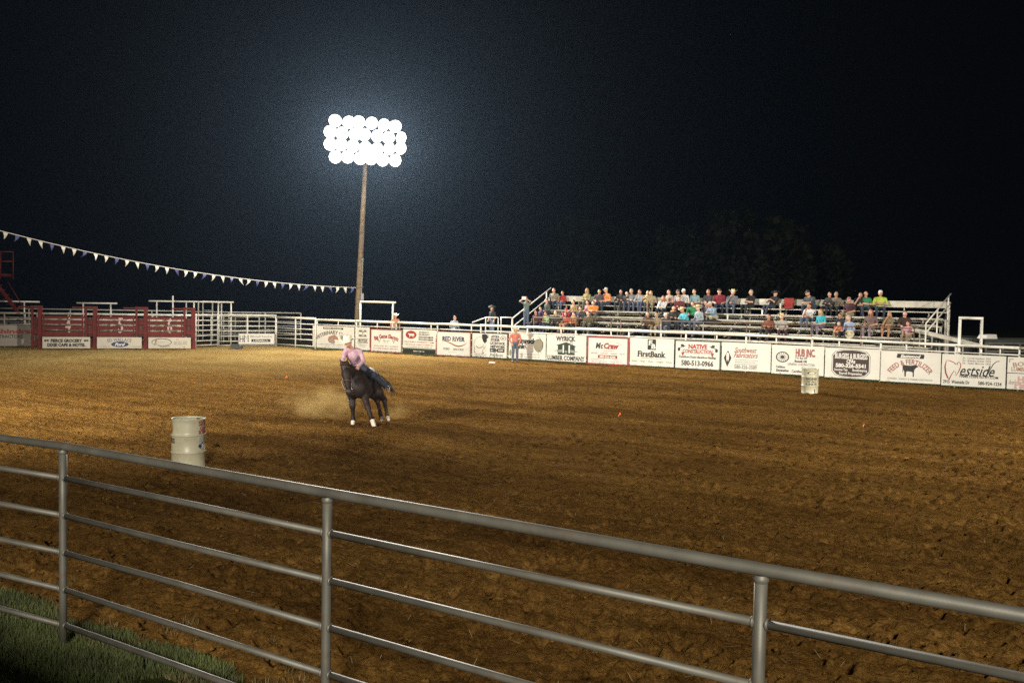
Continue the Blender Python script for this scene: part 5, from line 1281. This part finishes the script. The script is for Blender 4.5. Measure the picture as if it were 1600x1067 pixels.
# ------------------------------------------------------------------ horse and rider (frame: x right in the picture, y away, z up)
HO = np.array([HORSE[0] - .07, HORSE[1] - 1.0, 0.0])
def n_(v): v = np.array(v, float); return v / np.linalg.norm(v)
fw_ = n_((-.08, -.99, 0)); up_ = np.array((-.42, 0, .90)); up_ = n_(up_ - fw_ * (up_ @ fw_)); lf_ = np.cross(up_, fw_)   # lf_: toward picture right
RB = np.stack([lf_, -fw_, up_], 1)     # columns: lateral, backward, up
def horse():
    A = lambda x, y, z: np.array((x - .21 * z, y, z))     # the whole pair leans into the turn
    E_ = lambda c, r, l, R=None: ell(A(*c), r, l, R)
    P = [E_((.08, .80, .97), (.27, .42, .32), 'coat', RB), E_((.12, 1.30, .94), (.31, .55, .33), 'coat', RB), E_((.17, 1.78, .99), (.285, .40, .30), 'coat', RB)]
    P += [E_((.02, .95, 1.22), (.14, .35, .14), 'coat', RB), cap(A(.16, .95, .76), A(.22, 1.7, .80), .18, .15, 'coat'), E_((.04, .52, .88), (.235, .2, .25), 'coat', RB)]
    P += [cap(A(.0, .72, 1.07), A(-.03, .38, 1.32), .21, .14, 'coat'), cap(A(-.03, .38, 1.32), A(-.06, .22, 1.42), .135, .105, 'coat')]
    poll, muz = A(-.055, .16, 1.44), A(-.02, -.16, .86)
    dv = muz - poll
    P += [cap(poll, poll + dv * .35, .088, .098, 'coat'), cap(poll + dv * .3, muz, .092, .055, 'coat'), ell(poll + dv * .30 + A(0, .07, -.02), (.085, .09, .13), 'coat'), ell(muz + A(0, -.01, .0), (.062, .06, .065), 'muzzle'), ell(muz + A(.0, .015, -.05), (.045, .045, .04), 'muzzle')]
    for sx in (-1, 1): P += [cap(poll + A(sx * .062, .0, .05), poll + A(sx * .092, -.015, .175), .032, .008, 'coat'), ell(muz + A(sx * .035, -.05, .02), (.016, .016, .02), 'muzzle')]
    # near-side fore reaching out (picture right), off fore planted (picture left)
    def leg(pts, rs, sock):
        labs = ['coat', 'coat', 'sock' if sock else 'coat', 'sock', 'hoof'] if sock is not None else ['coat'] * 4 + ['hoof']
        for k in range(len(pts) - 1): P.append(cap(pts[k], pts[k + 1], rs[k], rs[k + 1], labs[k]))
    leg([A(*q) for q in ((.16, .70, .86), (.25, .38, .45), (.33, .18, .16), (.35, .11, .085), (.375, .04, .03))], [.125, .062, .040, .036, .05], True)
    leg([A(*q) for q in ((-.10, .72, .86), (-.14, .56, .46), (-.19, .58, .15), (-.195, .54, .085), (-.205, .50, .03))], [.125, .060, .038, .036, .05], False)
    leg([A(*q) for q in ((.27, 1.72, .90), (.40, 1.44, .70), (.46, 1.78, .50), (.50, 1.52, .18), (.515, 1.44, .09))], [.19, .12, .060, .040, .040], None)
    P.append(cap(A(.515, 1.44, .09), A(.53, 1.36, .035), .036, .048, 'sock'))
    leg([A(*q) for q in ((.10, 1.70, .90), (.24, 1.32, .70), (.30, 1.66, .48), (.37, 1.30, .20), (.385, 1.20, .10))], [.19, .12, .058, .038, .038], None)
    P.append(cap(A(.385, 1.20, .10), A(.40, 1.12, .045), .034, .047, 'hoof'))
    coat = mat('dark_bay_coat', (.017, .0095, .007), .62, var=.5, scale=9, bump=.3, bscale=24, spec=.25)
    sock = mat('white_sock', (.50, .44, .38), .8); hoof = mat('hoof_horn', (.10, .075, .055), .5); muz_m = mat('muzzle', (.02, .014, .012), .6)
    V, F, lab, labs = body_mesh([p[:5] + (p[5],) for p in P], .017, .07)
    me = body('horse', (V, F, lab, labs), {'coat': coat, 'sock': sock, 'hoof': hoof, 'muzzle': muz_m})
    o = link('horse', me, None, HO); tag(o, 'dark bay horse leaning hard into a turn at a gallop', 'horse')
    hm = mat('horse_hair', (.012, .008, .006), .5)
    B = MB(); rr = random.Random(3)
    for k in range(26):
        t = k / 25; a = A(-.055 + .10 * t, .20 + .62 * t, 1.50 - .17 * t + .02); sd = rr.uniform(-.03, .02)
        B.tube([a, a + A(.05 + sd, .02, -.02), a + A(.11 + sd, .05 * rr.random(), -.15 - .08 * rr.random())], [.016, .014, .004], 5)
    for k in range(6): B.tube([poll + A(rr.uniform(-.04, .04), -.03, .08), poll + A(rr.uniform(-.05, .05), -.11, -.02), poll + dv * .28 + A(rr.uniform(-.04, .04), -.10, 0)], [.014, .012, .003], 5)
    B.build('mane', hm, o, True)
    B = MB()
    for k in range(22):
        j = lambda s: A(rr.uniform(-s, s), rr.uniform(-s, s), rr.uniform(-s, s))
        B.tube([A(.24, 2.12, 1.08) + j(.02), A(.42, 2.26, 1.02) + j(.03), A(.56, 2.3, .84) + j(.05), A(.66, 2.2, .64) + j(.08)], [.022, .024, .018, .004], 5)
    B.build('tail', hm, o, True)
    for sx in (-1, 1):
        B = MB(); B.ball(poll + dv * .26 + A(sx * .082, -.035, .0), (.02, .022, .024), 8, 6); B.build('eye', mat('eye', (.01, .008, .006), .1), o, True)
    lt = mat('bridle_leather', (.09, .05, .025), .5); sv = mat('bit_silver', (.65, .64, .62), .22, metal=1.0)
    br = MB()
    for t, rr_ in ((.10, .100), (.62, .083)):
        c = poll + dv * t; X = A(1, 0, 0); Yv = n_(np.cross(dv, X))
        br.tube([c + (X * math.cos(a) + Yv * math.sin(a)) * (rr_ + (.012 if t > .5 else .006)) for a in np.linspace(0, 2 * PI, 17)], .010, 5)
    for sx in (-1, 1): br.tube([poll + A(sx * .097, -.01, .03), poll + dv * .35 + A(sx * .107, 0, 0), poll + dv * .62 + A(sx * .092, 0, 0), muz + A(sx * .07, .02, .06)], .009, 5)
    bo = br.build('bridle', lt, o, True)
    for sx in (-1, 1):
        B = MB(); B.tube([muz + A(sx * .074, .02, .13), muz + A(sx * .078, .02, .04), muz + A(sx * .074, .05, -.08)], .010, 6); B.ball(muz + A(sx * .078, .01, .06), (.022, .026, .026), 8, 6); B.build('bit', sv, bo, True)
    B = MB()
    for sx, hand in ((-1, A(-.10, .43, 1.33)), (1, A(-.08, .45, 1.34))): B.tube([muz + A(sx * .076, .05, -.05), (muz + hand) / 2 + A(sx * .10 - .05, .0, -.05), hand], .008, 5)
    B.build('reins', mat('rein', (.30, .24, .15), .7), bo, True)
    B = MB(); c = A(.05, .55, .92)
    B.tube([c + RB @ A(x, y, z) for x, y, z in ((-.25, .1, .16), (-.17, -.13, .02), (0, -.19, -.06), (.17, -.13, .02), (.25, .1, .16))], .018, 6)
    B.tube([c + RB @ A(0, -.19, -.06), c + RB @ A(0, -.1, -.26)], .014, 5); B.build('breast_collar', lt, o, True)
    B = MB()
    for u, v in ((-.12, .0), (.13, .0), (0, -.07)): B.ball(c + RB @ A(u, -.19, v), (.02, .02, .02), 8, 5)
    B.build('collar_buckle', sv, o, True)
    # saddle
    c = A(.06, 1.20, 1.21); r = empty('saddle', tuple(HO), 0, 'brown western saddle with blanket under the rider', 'saddle')
    sad = mat('saddle_leather', (.11, .055, .028), .5)
    B = MB(); vs = []
    n = 12
    for j, y in enumerate((-.34, -.2, 0, .2, .34)):
        for k in range(n + 1):
            a = PI * (.08 + .84 * k / n); hz = .07 * (abs(y) / .34) ** 2
            vs.append(c + RB @ A(.315 * math.cos(a) * 1.0, y, -.20 + .27 * math.sin(a) + hz * max(0, math.sin(a)) ** 4))
    B.add(vs, [(j * (n + 1) + k, j * (n + 1) + k + 1, (j + 1) * (n + 1) + k + 1, (j + 1) * (n + 1) + k) for j in range(4) for k in range(n)]); B.build('seat', sad, r, True)
    B = MB(); B.tube([c + RB @ A(0, -.30, .10), c + RB @ A(0, -.36, .19)], [.03, .022], 8); B.ball(c + RB @ A(0, -.38, .205), (.042, .042, .026), 8, 6); B.build('horn', sad, r, True)
    B = MB(); B.tube([c + RB @ A(.20 * math.cos(a), .32, .0 + .17 * math.sin(a)) for a in np.linspace(.3, PI - .3, 9)], .028, 6); B.build('cantle', sad, r, True)
    for pts in ([(.38, 1.1, 1.18), (.54, 1.0, 1.04), (.69, .96, .88)], [(-.13, 1.1, 1.08), (-.18, .98, .84), (-.21, .92, .58)]):
        B = MB(); B.tube([A(*p) for p in pts], [.05, .045, .03], 6); B.build('fender', sad, r, True)
    bl = mat('saddle_blanket', (.05, .04, .04), .9, var=.5, scale=12)
    B = MB(); vs = []
    for j, y in enumerate((-.40, 0, .42)):
        for k in range(n + 1):
            a = PI * (.02 + .96 * k / n); vs.append(c + RB @ A(.315 * math.cos(a), y, -.24 + .295 * math.sin(a)))
    B.add(vs, [(j * (n + 1) + k, j * (n + 1) + k + 1, (j + 1) * (n + 1) + k + 1, (j + 1) * (n + 1) + k) for j in range(2) for k in range(n)]); B.build('blanket', bl, r, True)
    for (x, y, z) in ((.73, .88, .81), (-.205, .84, .50)):
        B = MB(); B.tube([A(x - .06, y, z + .1), A(x - .06, y, z), A(x + .06, y, z), A(x + .06, y, z + .1), A(x - .06, y, z + .1)], .012, 6); B.build('stirrup', sv, r, True)
    # rider
    R_ = []
    hip = A(.08, 1.10, 1.38); ch = A(.05, .95, 1.64); sh = A(.06, .89, 1.77); hd = A(.015, .77, 1.965)
    R_ += [ell(hip, (.165, .14, .13), 'pants'), cap(hip + A(-.02, -.02, .08), ch, .135, .145, 'shirt'), ell(ch, (.185, .125, .15), 'shirt'), cap(sh + A(-.13, 0, .0), sh + A(.13, .02, -.01), .068, .068, 'shirt'), cap(sh + A(0, 0, .03), hd + A(0, .01, -.07), .054, .05, 'skin')]
    R_ += [ell(hd, (.076, .094, .115), 'skin'), ell(hd + A(-.012, -.04, -.05), (.055, .06, .066), 'skin'), cap(hd + A(-.025, -.09, -.0), hd + A(-.03, -.108, -.03), .010, .015, 'skin')]
    for sx in (-1, 1): R_.append(ell(hd + A(sx * .077, .012, -.01), (.014, .022, .032), 'skin'))
    def arm(s0, e0, h0, glove):
        R_.extend([cap(s0, e0, .06, .048, 'shirt'), cap(e0, e0 + (h0 - e0) * .86, .047, .036, 'shirt'), cap(e0 + (h0 - e0) * .86, h0, .030, .03, glove), ell(h0 + A(0, -.02, -.015), (.034, .045, .036), glove)])
        for k in range(4):
            b = h0 + A(-.03 + .02 * k, -.05, .005 - .003 * k); R_.extend([cap(b, b + A(0, -.035, -.012), .012, .011, glove), cap(b + A(0, -.035, -.012), b + A(0, -.018, -.045), .011, .010, glove)])
        R_.append(cap(h0 + A(.03, -.02, .02), h0 + A(.01, -.06, .035), .013, .011, glove))
    arm(A(-.115, .87, 1.73), A(-.21, .71, 1.50), A(-.12, .42, 1.31), 'glove'); arm(A(.245, .90, 1.74), A(.30, .77, 1.52), A(.17, .53, 1.38), 'skin')
    def legr(h0, k0, a0, toe): R_.extend([cap(h0, k0, .115, .085, 'pants'), cap(k0, a0, .082, .07, 'pants'), cap(a0, a0 + A(0, .03, -.06), .05, .045, 'boot'), cap(a0 + A(0, .03, -.05), toe, .044, .030, 'boot')])
    legr(A(.18, 1.06, 1.34), A(.48, .72, 1.18), A(.70, .92, .90), A(.77, .78, .79)); legr(A(-.02, 1.06, 1.30), A(-.22, .74, .98), A(-.20, .88, .59), A(-.20, .70, .51))
    dat = body_mesh(R_, .0135, .03)
    me = body('person', dat, {'skin': SKIN[0], 'shirt': mat('pink_shirt', (.35, .22, .27), .85, var=.25, scale=10, bump=.5, bscale=16), 'pants': mat('dark_jeans', (.012, .015, .025), .85, var=.4, scale=9, bump=.3), 'boot': mat('rider_boot', (.16, .10, .06), .45), 'glove': mat('work_glove', (.42, .34, .22), .8)})
    p = link('person', me, None, HO); tag(p, 'rider in a pink shirt and straw hat leaning with the turning horse', 'person')
    link('cowboy_hat', hat_mesh((.56, .52, .42)), p, tuple(hd + A(-.005, .005, .055)), (.22, .14, -.2)).scale = (1.16, 1.16, 1.1)
    link('hair', hair_mesh((.05, .03, .02), False), p, tuple(hd), (0, 0, -.2))
    for sx in (-1, 1):
        B = MB(); B.ball(hd + A(sx * .03 - .02, -.088, .012), (.011, .008, .007), 8, 5); B.build('eye', mat('eye', (.01, .008, .006), .1), p, True)
    B = MB(); B.ball(hip + A(-.03, -.16, .07), (.04, .015, .03), 10, 6); B.build('belt_buckle', sv, p, True)
    for (x, y, z) in ((.705, 1.03, .86), (-.20, .98, .55)):
        B = MB(); B.tube([A(x - .03, y - .05, z), A(x, y + .02, z), A(x + .03, y - .05, z)], .010, 6); B.build('spur', sv, p, True)
horse()

# ------------------------------------------------------------------ parked stock trailers at the right
def trailer(Y, px0, px1, h, label, ac):
    a, b = pxy(px0, Y), pxy(px1, Y + 1.5); d = b - a; L = np.linalg.norm(d); r = empty('stock_trailer', (a[0], a[1], -.62), math.atan2(d[1], d[0]), label, 'trailer', 'stock trailers parked right of the bleachers')
    m = mat('trailer_aluminium', (.30, .29, .26), .35, metal=.5, var=.3); dk = mat('trailer_inside', (.010, .009, .009), .8)
    rf = mat('trailer_roof', (.06, .065, .055), .5)
    B = MB(); B.box((L / 2, 1.0, h + .04), (L + .1, 2.1, .10)); B.box((L / 2, 1.0, h + .10), (L - .1, 1.9, .05)); B.build('roof', rf, r)
    B = MB(); B.box((L / 2, 1.0, .70), (L, 2.0, .50)); B.build('lower_body', m, r)
    B = MB(); B.box((L / 2, 1.0, (h + .95) / 2), (L - .1, 1.86, h - .97)); B.build('inside', dk, r)
    n = max(3, round(L / .9))
    for k in range(n + 1):
        B = MB(); B.box((.04 + (L - .08) * k / n, .02, (h + .95) / 2), (.10, .06, h - .95)); B.build('window_post', m, r)
    for z in (h - .05, (h + 1.1) / 2 + .12):
        B = MB(); B.box((L / 2, .0, z), (L, .05, .09)); B.build('side_slat', m, r)
    for x in (L * .42, L * .62):
        w_ = MB(); R = Matrix.Rotation(PI / 2, 3, 'X'); w_.lathe([(.18, -.1), (.36, -.1), (.38, -.06), (.38, .06), (.36, .1), (.18, .1)], (x, .12, .38), 18, R=R); w = w_.build('wheel', M_DARKM, r, True)
        q = MB(); q.lathe([(.17, .08), (.2, .1), (.05, .13)], (x, .12, .38), 12, R=R); q.build('rim', m, w, True)
    if ac:
        B = MB(); vs = [(-.30, -.3, 0), (.30, -.3, 0), (.30, .3, 0), (-.30, .3, 0), (-.22, -.24, .17), (.29, -.24, .20), (.29, .24, .20), (-.22, .24, .17)]
        B.add([(x + ac, y + .8, z + h + .125) for x, y, z in vs], [(0, 3, 2, 1), (4, 5, 6, 7), (0, 1, 5, 4), (1, 2, 6, 5), (2, 3, 7, 6), (3, 0, 4, 7)]); B.build('air_conditioner', M_SIGNW, r)
trailer(43.0, 1541, 1700, 2.18, 'long silver stock trailer with a white roof unit at the right edge', .80)
trailer(47.0, 1499, 1536, 2.15, 'shorter silver trailer seen through the square gate frame', 0)

# ------------------------------------------------------------------ trees behind the stands, almost lost in the dark
def tree_mesh(seed):
    rr = np.random.default_rng(seed); cl = 46; cen = []
    for _ in range(cl):
        a, u = rr.random() * 2 * PI, rr.random(); rad = 3.1 * math.sqrt(rr.random()) * (1 - .45 * u); cen.append((rad * math.cos(a), rad * math.sin(a), 2.6 + 6.0 * u))
    n = 60; V = []
    for c in cen:
        p = rr.normal(0, 1, (n, 3)); p /= np.linalg.norm(p, axis=1)[:, None]; p = p * (rr.random((n, 1)) ** .4) * rr.uniform(.6, 1.15) + np.array(c)
        for q in p:
            a, b = rr.normal(0, .16, 3), rr.normal(0, .16, 3); V += [q - a, q + b, q + a, q - b]
    V = np.array(V); me = big_mesh('crown', V, np.arange(len(V)).reshape(-1, 4), [M_LEAF])
    B = MB(); B.tube([(0, 0, -.8), (.1, 0, 1.5), (0, .1, 4), (.2, 0, 6.5)], [.32, .24, .16, .05], 8)
    for k in range(6):
        a = k * 1.05; B.tube([(0, 0, 2.2 + .4 * k), (1.1 * math.cos(a), 1.1 * math.sin(a), 3.4 + .5 * k), (2.2 * math.cos(a), 2.2 * math.sin(a), 4.4 + .5 * k)], [.12, .08, .03], 6)
    return me, B.mesh('trunk', mat('oak_bark', (.055, .042, .03), .9, var=.4, scale=4), True)
M_LEAF = mat('oak_leaves', (.030, .040, .016), .7, var=.5, scale=.8)
TM = [tree_mesh(k) for k in (1, 2, 3)]
for i, (px, Y, sc, lab) in enumerate(((845, 84, .8, 'dark tree behind the left end of the bleachers'), (905, 80, 1.02, 'dark rounded tree rising behind the orange-shirted top row'), (965, 86, 1.1, 'dark tree behind the top row centre'), (1060, 78, 1.0, 'dark broad tree behind the white-capped spectators'), (1135, 80, 1.14, 'tallest dark tree behind the straw-hatted top row end'), (1215, 76, 1.05, 'dark tree behind the red chair'), (1290, 82, .85, 'dark smaller tree behind the big grey shirt'))):
    Y *= 2.2; sc *= 2.0; p = pxy(px, Y); r = empty('oak_tree', (p[0], p[1], -.4), i * 1.3, lab, 'tree', 'dark trees beyond the arena'); r.scale = (sc,) * 3
    link('crown', TM[i % 3][0], r); link('trunk', TM[i % 3][1], r)

# ------------------------------------------------------------------ dust kicked up behind the horse
def dust():
    m = bpy.data.materials.new('dust'); m.use_nodes = True; N, L = m.node_tree.nodes, m.node_tree.links
    N.remove(N['Principled BSDF']); v = N.new('ShaderNodeVolumePrincipled'); v.inputs['Color'].default_value = (.85, .62, .25, 1)
    tc = N.new('ShaderNodeTexCoord'); nz = N.new('ShaderNodeTexNoise'); nz.inputs['Scale'].default_value = 2.2; nz.inputs['Detail'].default_value = 4
    L.new(tc.outputs['Object'], nz.inputs['Vector'])
    mp = N.new('ShaderNodeMapping'); L.new(tc.outputs['Generated'], mp.inputs['Vector']); mp.inputs['Location'].default_value = (-1, -1, -1); mp.inputs['Scale'].default_value = (2, 2, 2)
    ln = N.new('ShaderNodeVectorMath'); ln.operation = 'LENGTH'; L.new(mp.outputs['Vector'], ln.inputs[0])
    mr = N.new('ShaderNodeMapRange'); mr.inputs['From Min'].default_value = 1.0; mr.inputs['From Max'].default_value = .25; L.new(ln.outputs['Value'], mr.inputs['Value'])
    m1 = N.new('ShaderNodeMapRange'); m1.inputs['From Min'].default_value = .42; m1.inputs['From Max'].default_value = .68; L.new(nz.outputs['Fac'], m1.inputs['Value'])
    mu = N.new('ShaderNodeMath'); mu.operation = 'MULTIPLY'; L.new(mr.outputs['Result'], mu.inputs[0]); L.new(m1.outputs['Result'], mu.inputs[1])
    m2 = N.new('ShaderNodeMath'); m2.operation = 'MULTIPLY'; m2.inputs[1].default_value = 1.25; L.new(mu.outputs[0], m2.inputs[0]); L.new(m2.outputs[0], v.inputs['Density'])
    L.new(v.outputs[0], N['Material Output'].inputs['Volume'])
    for (c, r_, lab) in (((HO[0] - 1.15, HO[1] + 1.3, .42), (1.15, .9, .52), 'low cloud of yellow dust trailing left of the horse'), ((HO[0] + .75, HO[1] + 1.3, .28), (.40, .5, .26), 'small puff of dust behind the hind hooves')):
        B = MB(); B.ball((0, 0, 0), r_, 16, 10); o = B.build('dust_cloud', m, loc=c); tag(o, lab, 'dust', kind='stuff')
dust()

# ------------------------------------------------------------------ night haze round the whole place
hm = bpy.data.materials.new('night_haze'); hm.use_nodes = True; hm.cycles.volume_sampling = 'EQUIANGULAR'
N, L = hm.node_tree.nodes, hm.node_tree.links; N.remove(N['Principled BSDF'])
v = N.new('ShaderNodeVolumePrincipled'); v.inputs['Color'].default_value = (.48, .70, 1.0, 1); v.inputs['Density'].default_value = HAZE; v.inputs['Anisotropy'].default_value = 0.7
L.new(v.outputs[0], N['Material Output'].inputs['Volume'])
B = MB(); B.box((0, 0, 15), (430, 430, 34)); tag(B.build('haze', hm), 'thin dusty night air over the whole arena', 'haze', kind='stuff')
